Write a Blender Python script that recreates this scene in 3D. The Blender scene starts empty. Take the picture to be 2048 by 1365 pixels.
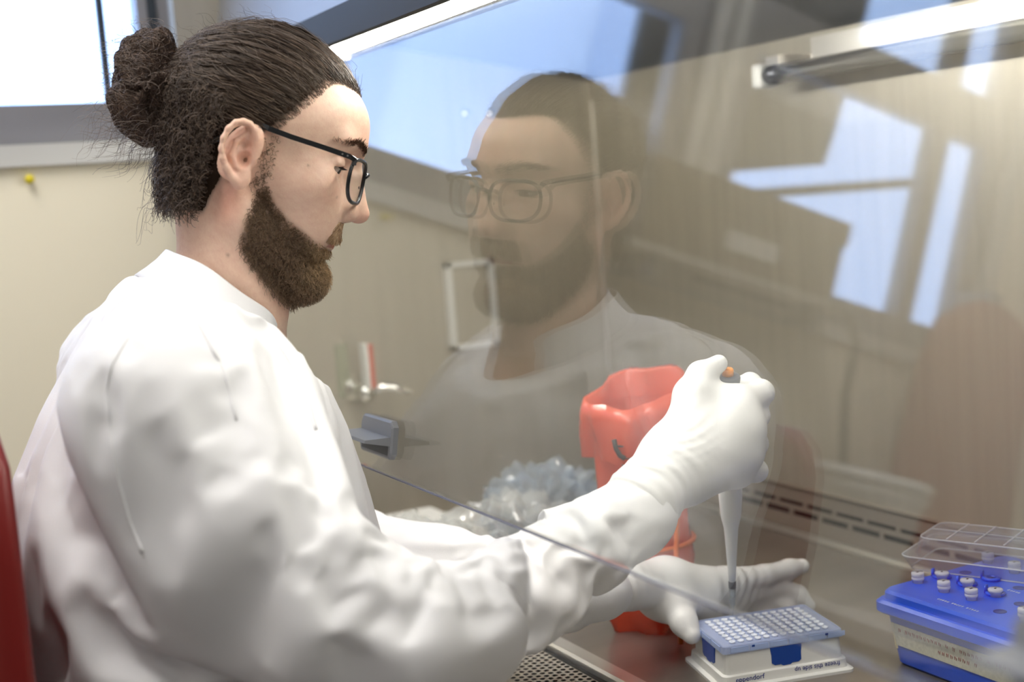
import bpy, math, random
import numpy as np
from mathutils import Matrix, Vector

# ------------------------------------------------------------------ camera
# World: metres, z up, z = 0 is the cabinet work surface, the sash runs along y,
# the seated person looks towards +x.
FPX = 2593.1                                   # focal length in pixels of a 2048 px wide frame
CX, CY = 1024.0, 682.5
YAW, PITCH, ROLL = 0.4859, 0.1121, 0.0738
CAM = np.array([0.0, 0.0, 0.5148])
def _rot(yaw, pitch, roll):
    cy, sy, cp, sp = math.cos(yaw), math.sin(yaw), math.cos(pitch), math.sin(pitch)
    fw = np.array([sy*cp, cy*cp, -sp]); rt = np.array([cy, -sy, 0.0]); dn = np.cross(fw, rt)
    cr, sr = math.cos(roll), math.sin(roll)
    return np.array([cr*rt + sr*dn, -sr*rt + cr*dn, fw]).T
RC = _rot(YAW, PITCH, ROLL)
scene = bpy.context.scene
cam_data = bpy.data.cameras.new('camera')
cam_data.sensor_fit = 'HORIZONTAL'; cam_data.sensor_width = 36.0
cam_data.lens = FPX/2048*36
cam_data.clip_start = 0.02; cam_data.clip_end = 100
cam_data.dof.use_dof = True
cam_data.dof.focus_distance = 1.28
cam_data.dof.aperture_fstop = 2.7
cam = bpy.data.objects.new('camera', cam_data)
M4 = Matrix.Identity(4)
for i in range(3):
    M4[i][0], M4[i][1], M4[i][2], M4[i][3] = RC[i, 0], -RC[i, 1], -RC[i, 2], CAM[i]
cam.matrix_world = M4
scene.collection.objects.link(cam)
scene.camera = cam

# ------------------------------------------------------------------ world, lights, exposure
world = bpy.data.worlds.new('daylight'); scene.world = world
world.use_nodes = True
bg = world.node_tree.nodes['Background']
bg.inputs[0].default_value = (0.47, 0.65, 1.0, 1); bg.inputs[1].default_value = 4.0
vs = scene.view_settings
vs.view_transform = 'Standard'; vs.look = 'None'; vs.gamma = 1.0; vs.use_curve_mapping = False
vs.exposure = 0.55
scene.cycles.max_bounces = 12; scene.cycles.transparent_max_bounces = 24
scene.cycles.caustics_reflective = False; scene.cycles.caustics_refractive = False
def area(name, loc, rot, sx, sy, power, col):
    l = bpy.data.lights.new(name, 'AREA'); l.shape = 'RECTANGLE'; l.size = sx; l.size_y = sy
    l.energy = power; l.color = col
    o = bpy.data.objects.new(name, l); o.location = loc; o.rotation_euler = rot
    scene.collection.objects.link(o); return o
# ceiling fluorescents of the room (their housings are built below)
ROOM_LAMPS = [(-0.15, 1.10), (-0.15, -1.2), (-1.9, 0.75), (-1.9, -1.2)]
ROOM_W = [11, 1.5, 3.5, 1]
CEIL = 1.75
for i, (x, y) in enumerate(ROOM_LAMPS):
    area('room_lamp_light', (x, y, CEIL-0.075), (0, 0, 0), 0.55, 1.15, ROOM_W[i], (1.0, 0.965, 0.91))
# cabinet fluorescent tube, behind the head panel
LAMP_STRENGTH = 46.0                           # the tube is built with the cabinet and lights the scene itself

# ------------------------------------------------------------------ helpers
def ray(u, v): return RC @ np.array([(u-CX)/FPX, (v-CY)/FPX, 1.0])
def at(u, v, d): return CAM + d*ray(u, v)
def atz(u, v, z): r = ray(u, v); return CAM + r*(z-CAM[2])/r[2]
def atx(u, v, x): r = ray(u, v); return CAM + r*(x-CAM[0])/r[0]
def aty(u, v, y): r = ray(u, v); return CAM + r*(y-CAM[1])/r[1]
col = scene.collection
def tag(o, label=None, cat=None, group=None, kind=None):
    if label: o['label'] = label
    if cat: o['category'] = cat
    if group: o['group'] = group
    if kind: o['kind'] = kind
    return o
def empty(name, loc=(0, 0, 0), rz=0, **kw):
    o = bpy.data.objects.new(name, None); o.location = loc; o.rotation_euler = (0, 0, rz)
    o.empty_display_size = 0.02; col.objects.link(o); return tag(o, **kw)
def link(name, me, m, parent=None, smooth=False, world=True, **kw):
    if m is not None:
        me.materials.clear(); me.materials.append(m)
    if smooth:
        me.polygons.foreach_set('use_smooth', np.ones(len(me.polygons), dtype=bool))
    o = bpy.data.objects.new(name, me); col.objects.link(o)
    if parent is not None:
        o.parent = parent
        if world and parent.type == 'EMPTY':
            o.matrix_parent_inverse = Matrix.Translation(-parent.location)
    return tag(o, **kw)
class MB:
    """collects simple shapes into one mesh"""
    def __init__(s): s.v = []; s.f = []
    def add(s, vs_, fs):
        b = len(s.v); s.v += [tuple(map(float, p)) for p in vs_]; s.f += [tuple(i+b for i in f) for f in fs]; return s
    def box(s, lo, hi, bev=0.0):
        x0, y0, z0 = lo; x1, y1, z1 = hi
        if bev <= 0:
            return s.add([(x0,y0,z0),(x1,y0,z0),(x1,y1,z0),(x0,y1,z0),(x0,y0,z1),(x1,y0,z1),(x1,y1,z1),(x0,y1,z1)],
                  [(3,2,1,0),(4,5,6,7),(0,1,5,4),(1,2,6,5),(2,3,7,6),(3,0,4,7)])
        b = bev   # rounded footprint with top and bottom chamfer
        def ring(ins, z):
            out = []
            r = max(b-ins, b*0.3)
            for cx_, cy_, a0 in ((x1-b, y1-b, 0), (x0+b, y1-b, 90), (x0+b, y0+b, 180), (x1-b, y0+b, 270)):
                for k in range(4):
                    a = math.radians(a0+30*k); out.append((cx_+r*math.cos(a), cy_+r*math.sin(a), z))
            return out
        c = min(b*0.5, (z1-z0)*0.3)
        return s.loft([ring(c, z0), ring(0, z0+c), ring(0, z1-c), ring(c, z1)], caps=True)
    def loft(s, rings, caps=False, closed=True):
        n = len(rings[0]); b = len(s.v)
        for r in rings: s.v += [tuple(map(float, p)) for p in r]
        for i in range(len(rings)-1):
            for j in range(n if closed else n-1):
                k = (j+1) % n
                s.f.append((b+i*n+j, b+i*n+k, b+(i+1)*n+k, b+(i+1)*n+j))
        if caps:
            s.f.append(tuple(b+j for j in range(n-1, -1, -1)))
            s.f.append(tuple(b+(len(rings)-1)*n+j for j in range(n)))
        return s
    def lathe(s, prof, c=(0, 0, 0), n=20, caps=True):
        rings = [[(c[0]+r*math.cos(2*math.pi*k/n), c[1]+r*math.sin(2*math.pi*k/n), c[2]+z) for k in range(n)] for r, z in prof]
        return s.loft(rings, caps)
    def tube(s, pts, r, n=10, caps=True):
        pts = [np.array(p, float) for p in pts]
        rr = r if hasattr(r, '__len__') else [r]*len(pts)
        rings = []; up = None
        for i, p in enumerate(pts):
            t = pts[min(i+1, len(pts)-1)] - pts[max(i-1, 0)]; t /= np.linalg.norm(t)+1e-12
            if up is None:
                up = np.array([0, 0, 1.0]) if abs(t[2]) < 0.9 else np.array([1.0, 0, 0])
            a = np.cross(up, t); a /= np.linalg.norm(a)+1e-12; b_ = np.cross(t, a); up = b_
            rings.append([p + rr[i]*(math.cos(2*math.pi*k/n)*a + math.sin(2*math.pi*k/n)*b_) for k in range(n)])
        return s.loft(rings, caps)
    def bar(s, pts, w, h, side):
        """rectangular section swept along pts; side = lateral direction"""
        pts = [np.array(p, float) for p in pts]; rings = []; side = np.array(side, float)
        for i, p in enumerate(pts):
            t = pts[min(i+1, len(pts)-1)] - pts[max(i-1, 0)]; t /= np.linalg.norm(t)+1e-12
            a = side - t*(side@t); a /= np.linalg.norm(a); b_ = np.cross(t, a)
            rings.append([p+a*w/2+b_*h/2, p-a*w/2+b_*h/2, p-a*w/2-b_*h/2, p+a*w/2-b_*h/2])
        return s.loft(rings, True)
    def build(s, name, m, parent=None, smooth=False, M=None, **kw):
        me = bpy.data.meshes.new(name); v = s.v
        if M is not None:
            v = [tuple(M @ Vector(p)) for p in v]
        me.from_pydata(v, [], s.f); me.update()
        return link(name, me, m, parent, smooth, **kw)

def nodes(m): return m.node_tree.nodes, m.node_tree.links
def mat(name, c, rough=0.5, metal=0.0, bump=0.0, bscale=200.0, stretch=(1, 1, 1), var=0.0, vscale=8.0, **kw):
    m = bpy.data.materials.new(name); m.use_nodes = True
    N, Lk = nodes(m); p = N['Principled BSDF']
    p.inputs['Base Color'].default_value = (*c, 1); p.inputs['Roughness'].default_value = rough
    p.inputs['Metallic'].default_value = metal
    for k, v in kw.items(): p.inputs[k.replace('_', ' ')].default_value = v
    tc = N.new('ShaderNodeTexCoord')
    if bump > 0:
        mp = N.new('ShaderNodeMapping'); mp.inputs['Scale'].default_value = stretch
        nz = N.new('ShaderNodeTexNoise'); nz.inputs['Scale'].default_value = bscale; nz.inputs['Detail'].default_value = 3
        bp = N.new('ShaderNodeBump'); bp.inputs['Strength'].default_value = bump; bp.inputs['Distance'].default_value = 0.002
        Lk.new(tc.outputs['Object'], mp.inputs[0]); Lk.new(mp.outputs[0], nz.inputs['Vector'])
        Lk.new(nz.outputs[0], bp.inputs['Height']); Lk.new(bp.outputs[0], p.inputs['Normal'])
    if var > 0:
        mp2 = N.new('ShaderNodeMapping'); mp2.inputs['Scale'].default_value = stretch
        n2 = N.new('ShaderNodeTexNoise'); n2.inputs['Scale'].default_value = vscale; n2.inputs['Detail'].default_value = 4
        r = N.new('ShaderNodeValToRGB')
        r.color_ramp.elements[0].position = 0.3; r.color_ramp.elements[1].position = 0.7
        r.color_ramp.elements[0].color = (*[x*(1-var) for x in c], 1); r.color_ramp.elements[1].color = (*[min(1, x*(1+var)) for x in c], 1)
        Lk.new(tc.outputs['Object'], mp2.inputs[0]); Lk.new(mp2.outputs[0], n2.inputs['Vector'])
        Lk.new(n2.outputs[0], r.inputs[0]); Lk.new(r.outputs[0], p.inputs['Base Color'])
    return m
def glassmat(name, tint=(1, 1, 1), ior=1.5, rough=0.0, haze=0.0, hcol=(1, 1, 1)):
    """thin clear sheet: Fresnel reflection over straight transmission, optional milky scatter"""
    m = bpy.data.materials.new(name); m.use_nodes = True
    N, Lk = nodes(m); N.remove(N['Principled BSDF'])
    out = N['Material Output']; tr = N.new('ShaderNodeBsdfTransparent'); gl = N.new('ShaderNodeBsdfGlossy')
    fr = N.new('ShaderNodeFresnel'); mx = N.new('ShaderNodeMixShader')
    tr.inputs[0].default_value = (*tint, 1); gl.inputs['Roughness'].default_value = rough; fr.inputs[0].default_value = ior
    # same Fresnel curve on both faces of the sheet (straight transmission, no inner total reflection)
    ge = N.new('ShaderNodeNewGeometry'); mr = N.new('ShaderNodeMapRange')
    mr.inputs['To Min'].default_value = ior; mr.inputs['To Max'].default_value = 1.0/ior
    Lk.new(ge.outputs['Backfacing'], mr.inputs['Value']); Lk.new(mr.outputs[0], fr.inputs[0])
    last = tr
    if haze > 0:
        df = N.new('ShaderNodeBsdfDiffuse'); df.inputs[0].default_value = (*hcol, 1)
        tl = N.new('ShaderNodeBsdfTranslucent'); tl.inputs[0].default_value = (*hcol, 1)
        m1 = N.new('ShaderNodeMixShader'); m1.inputs[0].default_value = 0.4
        m2 = N.new('ShaderNodeMixShader'); m2.inputs[0].default_value = haze
        Lk.new(df.outputs[0], m1.inputs[1]); Lk.new(tl.outputs[0], m1.inputs[2])
        Lk.new(tr.outputs[0], m2.inputs[1]); Lk.new(m1.outputs[0], m2.inputs[2]); last = m2
    Lk.new(fr.outputs[0], mx.inputs[0]); Lk.new(last.outputs[0], mx.inputs[1]); Lk.new(gl.outputs[0], mx.inputs[2])
    Lk.new(mx.outputs[0], out.inputs[0]); return m
def emit(name, c, s):
    m = bpy.data.materials.new(name); m.use_nodes = True
    N, Lk = nodes(m); p = N['Principled BSDF']
    p.inputs['Base Color'].default_value = (*c, 1); p.inputs['Emission Color'].default_value = (*c, 1)
    p.inputs['Emission Strength'].default_value = s; return m
def colmat(name, rough=0.5, bump=0.0, bscale=300.0, **kw):
    m = mat(name, (0.5, 0.5, 0.5), rough, 0.0, bump, bscale, **kw)
    N, Lk = nodes(m); a = N.new('ShaderNodeAttribute'); a.attribute_name = 'tone'
    Lk.new(a.outputs['Color'], N['Principled BSDF'].inputs['Base Color']); return m

# ---- signed distance modelling: organic forms are meshed with surface nets
def s_cone(P, a, b, ra, rb):
    a = np.asarray(a, np.float32); ab = np.asarray(b, np.float32)-a
    q = P-a; t = np.clip((q@ab)/max(float(ab@ab), 1e-12), 0, 1)
    return np.linalg.norm(q-t[:, None]*ab, axis=1)-(ra+t*(rb-ra))
def s_ell(P, c, r, Rm=None):
    q = P-np.asarray(c, np.float32)
    if Rm is not None: q = q@np.asarray(Rm, np.float32)
    r = np.asarray(r, np.float32)
    k0 = np.linalg.norm(q/r, axis=1); k1 = np.linalg.norm(q/(r*r), axis=1)
    return k0*(k0-1)/np.maximum(k1, 1e-9)
def smin(a, b, k):
    h = np.maximum(k-np.abs(a-b), 0)/k
    return np.minimum(a, b)-h*h*k*0.25
def smax(a, b, k): return -smin(-a, -b, k)
def chain(P, js, k):
    d = None
    for (a, ra), (b, rb) in zip(js[:-1], js[1:]):
        e = s_cone(P, a, b, ra, rb); d = e if d is None else smin(d, e, k)
    return d
def sdf_mesh(fn, lo, hi, h, band=9.0):
    lo = np.asarray(lo, float); hi = np.asarray(hi, float)
    nc = np.ceil((hi-lo)/(4*h)).astype(int)+1
    ax = [lo[i]+4*h*np.arange(nc[i]) for i in range(3)]
    Pc = np.stack(np.meshgrid(*ax, indexing='ij'), -1).reshape(-1, 3).astype(np.float32)
    Dc = fn(Pc).reshape(nc)
    nf = (nc-1)*4+1
    ii = [np.clip(np.round(np.arange(nf[i])/4.0).astype(int), 0, nc[i]-1) for i in range(3)]
    D = Dc[np.ix_(*ii)].astype(np.float32)
    act = (np.abs(Dc) < band*h)[np.ix_(*ii)]
    idx = np.argwhere(act)
    out = np.empty(len(idx), np.float32)
    for s in range(0, len(idx), 400000):
        out[s:s+400000] = fn((lo+h*idx[s:s+400000]).astype(np.float32))
    D[act] = out
    D[D == 0] = 1e-9
    ins = D < 0
    cnt = np.zeros(nf-1, np.int8)
    offs = [(i, j, k) for i in (0, 1) for j in (0, 1) for k in (0, 1)]
    sl = lambda o: tuple(slice(o[a], nf[a]-1+o[a]) for a in range(3))
    for o in offs: cnt += ins[sl(o)]
    cells = np.argwhere((cnt > 0) & (cnt < 8))
    cid = -np.ones(nf-1, np.int64); cid[tuple(cells.T)] = np.arange(len(cells))
    cv = {o: D[tuple((cells+np.array(o)).T)] for o in offs}
    acc = np.zeros((len(cells), 3)); num = np.zeros(len(cells))
    for o in offs:
        for a in range(3):
            if o[a] == 0:
                o2 = list(o); o2[a] = 1; o2 = tuple(o2)
                da, db = cv[o], cv[o2]; m = (da < 0) != (db < 0)
                t = da/np.where(m, da-db, 1)
                p = np.array(o, float)[None].repeat(len(cells), 0); p[:, a] += t
                acc[m] += p[m]; num[m] += 1
    V = lo + h*(cells + acc/num[:, None])
    F = []
    for a in range(3):
        b, c = (a+1) % 3, (a+2) % 3
        s0 = [slice(0, n) for n in nf]; s1 = list(s0); s0[a] = slice(0, nf[a]-1); s1[a] = slice(1, nf[a])
        e = np.argwhere(ins[tuple(s0)] != ins[tuple(s1)])
        e = e[(e[:, b] > 0) & (e[:, c] > 0) & (e[:, b] < nf[b]-1) & (e[:, c] < nf[c]-1)]
        flip = ins[tuple(e.T)]
        q = []
        for db, dc in ((-1, -1), (0, -1), (0, 0), (-1, 0)):
            x = e.copy(); x[:, b] += db; x[:, c] += dc; q.append(cid[tuple(x.T)])
        q = np.stack(q, 1); q[~flip] = q[~flip][:, ::-1]; F.append(q)
    return V, np.concatenate(F)
def np_mesh(name, V, F):
    me = bpy.data.meshes.new(name); n = len(F); k = F.shape[1]
    me.vertices.add(len(V)); me.vertices.foreach_set('co', np.asarray(V, np.float32).ravel())
    me.loops.add(n*k); me.loops.foreach_set('vertex_index', np.asarray(F, np.int32).ravel())
    me.polygons.add(n); me.polygons.foreach_set('loop_start', np.arange(0, n*k, k, dtype=np.int32))
    me.update(calc_edges=True); me.validate(); return me
def set_tone(me, C):
    a = me.color_attributes.new('tone', 'FLOAT_COLOR', 'POINT')
    C4 = np.ones((len(C), 4), np.float32); C4[:, :3] = C; a.data.foreach_set('color', C4.ravel())
def normals(V, F):
    n = np.zeros_like(V)
    fn = np.cross(V[F[:, 2]]-V[F[:, 0]], V[F[:, 3]]-V[F[:, 1]]) if F.shape[1] == 4 else np.cross(V[F[:, 1]]-V[F[:, 0]], V[F[:, 2]]-V[F[:, 0]])
    for k in range(F.shape[1]): np.add.at(n, F[:, k], fn)
    return n/np.maximum(np.linalg.norm(n, axis=1), 1e-12)[:, None]
def strands(name, P, r0, r1, C, m, parent, **kw):
    """P (S,K,3) paths -> three-sided tapering strands in one mesh; C (S,3) or (S,K,3) tones"""
    S, K, _ = P.shape
    T = np.empty_like(P); T[:, 1:-1] = P[:, 2:]-P[:, :-2]; T[:, 0] = P[:, 1]-P[:, 0]; T[:, -1] = P[:, -1]-P[:, -2]
    T /= np.maximum(np.linalg.norm(T, axis=2), 1e-9)[..., None]
    A = np.cross(T, np.array([0.3, 0.5, 0.81])); A /= np.maximum(np.linalg.norm(A, axis=2), 1e-9)[..., None]
    B = np.cross(T, A)
    r = np.linspace(0, 1, K); r = r0+(r1-r0)*r**1.5
    ring = [P+(A*math.cos(a)+B*math.sin(a))*r[None, :, None] for a in (0, 2.0944, 4.18879)]
    V = np.stack(ring, 2).reshape(-1, 3)
    i = (np.arange(S)[:, None]*K+np.arange(K-1)[None]).reshape(-1)*3
    F = np.concatenate([np.stack([i+a, i+b, i+3+b, i+3+a], 1) for a, b in ((0, 1), (1, 2), (2, 0))])
    me = np_mesh(name, V, F)
    if C.ndim == 2: C = C[:, None].repeat(K, 1)
    set_tone(me, C[:, :, None].repeat(3, 2).reshape(-1, 3))
    return link(name, me, m, parent, True, **kw)
# ------------------------------------------------------------------ materials
STEEL = mat('brushed_steel', (0.50, 0.465, 0.39), 0.42, 0.55, 0.12, 260, (1, 1, 0.06), 0.05, 60)
STEEL_T = mat('work_surface_steel', (0.40, 0.36, 0.32), 0.34, 0.85, 0.10, 220, (0.08, 1, 1), 0.12, 14)
STEEL_L = mat('bright_steel', (0.74, 0.72, 0.68), 0.30, 0.8, 0.05, 200)
PERF = mat('ceiling_mesh_grey', (0.16, 0.165, 0.18), 0.45, 0.3, 0.4, 700)
HEADP = mat('head_panel_paint', (0.20, 0.205, 0.22), 0.32, 0.0, 0.03, 300)
HEADL = mat('head_lip_dark', (0.035, 0.034, 0.030), 0.6)
BLACK = mat('black_plastic', (0.012, 0.012, 0.014), 0.4)
DARK = mat('cavity_shade_black', (0.01, 0.01, 0.01), 0.9)  # near-black colour stands for the shade inside slots and grille
GREYP = mat('grey_handle_plastic', (0.26, 0.27, 0.29), 0.35)
GREYD = mat('handle_pad_dark', (0.10, 0.105, 0.115), 0.5)
WHITEP = mat('white_plastic', (0.86, 0.86, 0.83), 0.4)
CHROME = mat('chrome', (0.85, 0.85, 0.82), 0.12, 1.0)
REDP = mat('red_plastic', (0.65, 0.06, 0.03), 0.4)
SASH = glassmat('sash_glass', (0.96, 0.97, 0.965), 1.85)
PANE = glassmat('window_glass', (0.95, 0.97, 1.0), 1.5)
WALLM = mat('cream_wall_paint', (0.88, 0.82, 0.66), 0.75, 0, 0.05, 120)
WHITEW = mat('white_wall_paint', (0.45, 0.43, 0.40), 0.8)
FLOORM = mat('grey_vinyl_floor', (0.16, 0.155, 0.15), 0.4, 0, 0, 0, (1, 1, 1), 0.15, 6)
ALU = mat('window_frame_grey', (0.27, 0.27, 0.295), 0.42, 0.0)
TRIM = mat('sill_light_grey', (0.62, 0.62, 0.60), 0.5)
SEAL = mat('window_seal', (0.03, 0.04, 0.055), 0.6)

# ------------------------------------------------------------------ room shell
YW = 1.985; FLOOR = -0.82; X0, X1, Y0 = -3.3, 1.85, -2.7
WZ0, WZ1 = 0.637, 1.60
OPEN = [(-0.26, 0.528), (-1.08, -0.34)]
b = MB()
xs = [X0] + [v for o in sorted(OPEN) for v in o] + [X1]
for i in range(0, len(xs), 2): b.box((xs[i], YW, FLOOR), (xs[i+1], YW+0.07, CEIL))
for a, c in OPEN:
    b.box((a, YW, FLOOR), (c, YW+0.07, WZ0)); b.box((a, YW, WZ1), (c, YW+0.07, CEIL))
b.build('wall_back', WALLM, kind='structure')
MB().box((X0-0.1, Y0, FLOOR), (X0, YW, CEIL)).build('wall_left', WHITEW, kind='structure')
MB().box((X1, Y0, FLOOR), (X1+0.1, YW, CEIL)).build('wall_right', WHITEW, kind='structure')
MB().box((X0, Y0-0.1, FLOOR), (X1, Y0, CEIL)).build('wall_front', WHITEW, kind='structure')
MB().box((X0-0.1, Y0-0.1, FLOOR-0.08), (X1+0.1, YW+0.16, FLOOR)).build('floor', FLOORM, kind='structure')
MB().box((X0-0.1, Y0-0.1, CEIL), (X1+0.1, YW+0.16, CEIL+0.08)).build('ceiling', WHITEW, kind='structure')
for i, (a, c) in enumerate(OPEN):
    w = empty('window_%d' % (i+1), ((a+c)/2, YW, WZ0), kind='structure')
    f = MB(); fy0, fy1 = YW+0.008, YW+0.05
    m0, m1 = 1.10, 1.205
    f.box((a, fy0, WZ0), (c, fy1, 0.695)); f.box((a, fy0, m0), (c, fy1, m1)); f.box((a, fy0, WZ1-0.05), (c, fy1, WZ1))
    jr = 0.065 if i == 0 else 0.05
    vb = [(c-jr, c), (a, a+0.05)] + ([(-0.92, -0.878)] if i == 1 else [])
    for x0, x1 in vb:
        f.box((x0, fy0, 0.695), (x1, fy1, m0)); f.box((x0, fy0, m1), (x1, fy1, WZ1-0.05))
    f.build('window_frame', ALU, w)
    for z0, z1 in ((0.695, m0), (m1, WZ1-0.05)):
        MB().box((a+0.05, YW+0.018, z0), (c-jr, YW+0.024, z1)).build('pane', PANE, w)
    if i == 0:
        s_ = MB().box((0.405, YW+0.008, 0.695), (0.415, YW+0.018, m0)); s_.build('seal_strip', SEAL, w)
        MB().box((0.478, YW+0.003, 0.70), (0.490, YW+0.008, 1.6)).build('track_strip', SEAL, w)
    t = MB()
    t.box((a-0.045, YW-0.012, 0.606), (c+0.042, YW+0.02, WZ0)); t.box((c, YW-0.012, WZ0), (c+0.042, YW+0.02, WZ1)); t.box((a-0.045, YW-0.012, WZ0), (a, YW+0.02, WZ1))
    t.box((a-0.045, YW-0.012, WZ1), (c+0.042, YW+0.02, WZ1+0.04))
    t.build('window_trim', TRIM, w)

# outside
FAC = mat('white_facade', (0.88, 0.90, 0.93), 0.8)
FACB = mat('facade_band_grey', (0.70, 0.75, 0.84), 0.8)
FGL = mat('facade_window_blue', (0.20, 0.30, 0.55), 0.2)
bd = empty('neighbour_building', (0, 7.2, FLOOR), label='white building across the way, seen through the window', cat='building')
MB().box((-9, 7.2, -3), (6, 7.6, 9)).build('facade', FAC, bd)
for x in (0.75, 1.55, -1.6, -3.2):
    MB().box((x, 7.14, -3), (x+0.28, 7.2, 9)).build('facade_band', FACB, bd)
for x, z in ((-0.3, 1.05), (-2.6, 1.05), (-4.9, 1.05), (-2.6, 3.3), (-0.3, 3.3), (-4.9, 3.3), (2.4, 1.05)):
    o = MB().box((x, 7.15, z), (x+0.55, 7.2, z+0.45)).build('facade_window', FGL, bd)
ow = empty('exterior_sunshade', (-0.5, 2.2, 0.9), label='grey sunshade panel with a rail outside the second window', cat='sunshade')
SH = mat('sunshade_grey', (0.10, 0.095, 0.09), 0.6)
MB().loft([[(-0.785, y, 1.16), (-0.77, y, 1.0), (-0.514, y, 0.908), (-0.24, y, 0.81), (-0.24, y, 1.5), (-0.80, y, 1.5)] for y in (2.19, 2.22)], True).build('shade_panel', SH, ow)
MB().bar([(-1.04, 2.2, 1.038), (-0.60, 2.2, 0.886)], 0.03, 0.022, (0, 1, 0)).build('rail', SH, ow)

# ceiling lights
LAMPW = emit('room_lamp_diffuser', (1.0, 0.95, 0.88), 2.0)
cl = None
for i, (x, y) in enumerate(ROOM_LAMPS):
    where = ['above the seated person', 'behind the photographer', 'over the far left of the room', 'in the far corner of the room'][i]
    t = empty('ceiling_light', (x, y, CEIL), label='long fluorescent ceiling light ' + where, cat='ceiling light', group='ceiling lights')
    MB().box((x-0.32, y-0.62, CEIL-0.06), (x+0.32, y+0.62, CEIL)).build('housing', WHITEP, t)
    MB().box((x-0.29, y-0.59, CEIL-0.068), (x+0.29, y+0.59, CEIL-0.06)).build('diffuser', LAMPW, t)

# push pin in the cream wall
pin = empty('push_pin', tuple(aty(60, 360, YW)), label='yellow push pin stuck in the cream wall under the window', cat='push pin')
pc = aty(60, 358, YW-0.014)
YEL = mat('yellow_plastic', (0.75, 0.62, 0.02), 0.35)
b = MB()
prof = [(0.001, 0.0), (0.0062, 0.001), (0.0068, 0.004), (0.0045, 0.007), (0.0035, 0.010), (0.006, 0.0125), (0.001, 0.013)]
b.loft([[(pc[0]+r*math.cos(k*math.pi/8), pc[1]+d, pc[2]+r*math.sin(k*math.pi/8)) for k in range(16)][::-1] for r, d in prof], True)
b.build('pin_head', YEL, pin, True)
MB().tube([(pc[0], pc[1]+0.012, pc[2]), (pc[0], YW, pc[2])], 0.0009, 6).build('pin_needle', CHROME, pin)

# things along the wall that the sash mirrors
WOOD = mat('grey_laminate', (0.42, 0.40, 0.36), 0.5)
sh = empty('wall_shelf', (-0.39, 1.93, 0.65), label='grey laminate wall shelf under the second window', cat='shelf')
MB().box((-0.66, 1.885, 0.650), (-0.12, YW-0.013, 0.665), 0).build('board', WOOD, sh)
for x in (-0.60, -0.20): MB().box((x, 1.90, 0.61), (x+0.02, YW-0.013, 0.650)).build('bracket', ALU, sh)
CARD = mat('brown_cardboard', (0.13, 0.095, 0.06), 0.8, 0, 0.1, 90)
cb = empty('cardboard_box', (-0.39, 1.93, 0.665), label='dark brown cardboard box on the wall shelf before the window', cat='box')
MB().box((-0.615, 1.90, 0.665), (-0.155, 1.965, 0.815), 0).build('box_body', CARD, cb)
MB().box((-0.62, 1.895, 0.775), (-0.15, 1.97, 0.82), 0).build('box_lid', CARD, cb)
MB().box((-0.46, 1.897, 0.70), (-0.34, 1.90, 0.735)).build('box_label', TRIM, cb)
bench = empty('side_bench', (-1.2, 1.7, FLOOR), label='white laboratory bench along the cream wall', cat='bench')
MB().box((-2.2, 1.42, 0.09), (-0.50, YW-0.01, 0.12)).build('bench_top', WHITEP, bench)
for x in (-2.15, -0.58):
    for y in (1.46, 1.92): MB().box((x, y, FLOOR), (x+0.04, y+0.04, 0.09)).build('leg', ALU, bench)
bk = empty('white_bucket', (-0.71, 1.80, 0.12), label='round white bucket standing on the side bench', cat='bucket')
MB().lathe([(0.085, 0), (0.105, 0.20), (0.112, 0.20), (0.112, 0.225), (0.10, 0.225), (0.08, 0.01)], (-0.71, 1.80, 0.12), 28).build('pail', WHITEP, bk, True)
MB().lathe([(0.116, 0), (0.116, 0.012), (0.10, 0.02), (0.001, 0.022)], (-0.71, 1.80, 0.345), 28).build('bucket_lid', WHITEP, bk, True)
cab_l = [(-0.63, 1.87, 0.655), (-0.66, 1.86, 0.6), (-0.70, 1.90, 0.5), (-0.78, 1.95, 0.36), (-0.79, 1.95, 0.121)]
MB().tube(cab_l, 0.008, 8).build('power_cable', BLACK, None, True, label='black power cable hanging from the wall shelf', cat='cable')
# dark red coat on a hook
RC_ = mat('dark_red_cloth', (0.28, 0.035, 0.02), 0.8, 0, 0.1, 60)
ht = empty('hanging_red_coat', (-1.02, YW, 0.2), label='dark red coat hanging on the wall beside the second window', cat='coat')
rings = []
for z, w, d in ((0.76, 0.03, 0.02), (0.74, 0.08, 0.04), (0.70, 0.13, 0.06), (0.6, 0.15, 0.075), (0.4, 0.16, 0.085), (0.25, 0.17, 0.09), (0.15, 0.175, 0.09), (0.14, 0.165, 0.08)):
    rings.append([(-1.02+w*math.cos(a), 1.885+d*math.sin(a)*(1+0.15*math.sin(5*a+z*9)), z) for a in np.linspace(0, 2*math.pi, 29)[:-1]])
MB().loft(rings, True).build('coat_body', RC_, ht, True)
MB().box((-1.035, 1.87, 0.75), (-1.005, YW-0.013, 0.78)).build('hook', ALU, ht)

# ------------------------------------------------------------------ biosafety cabinet
T = 0.1707
GN = np.array([math.cos(T), 0, -math.sin(T)]); GU = np.array([math.sin(T), 0, math.cos(T)])
G0 = np.array([0.50, 0, 0.231]); XB = 1.206; YS = 1.925; YN = 0.10
cab = empty('biosafety_cabinet', (0.85, 1.0, FLOOR), label='stainless steel biosafety cabinet with a sloping glass sash', cat='safety cabinet')
def gp(s, y, off=0.0): q = G0+s*GU+off*GN; return (q[0], y, q[2])
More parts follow.
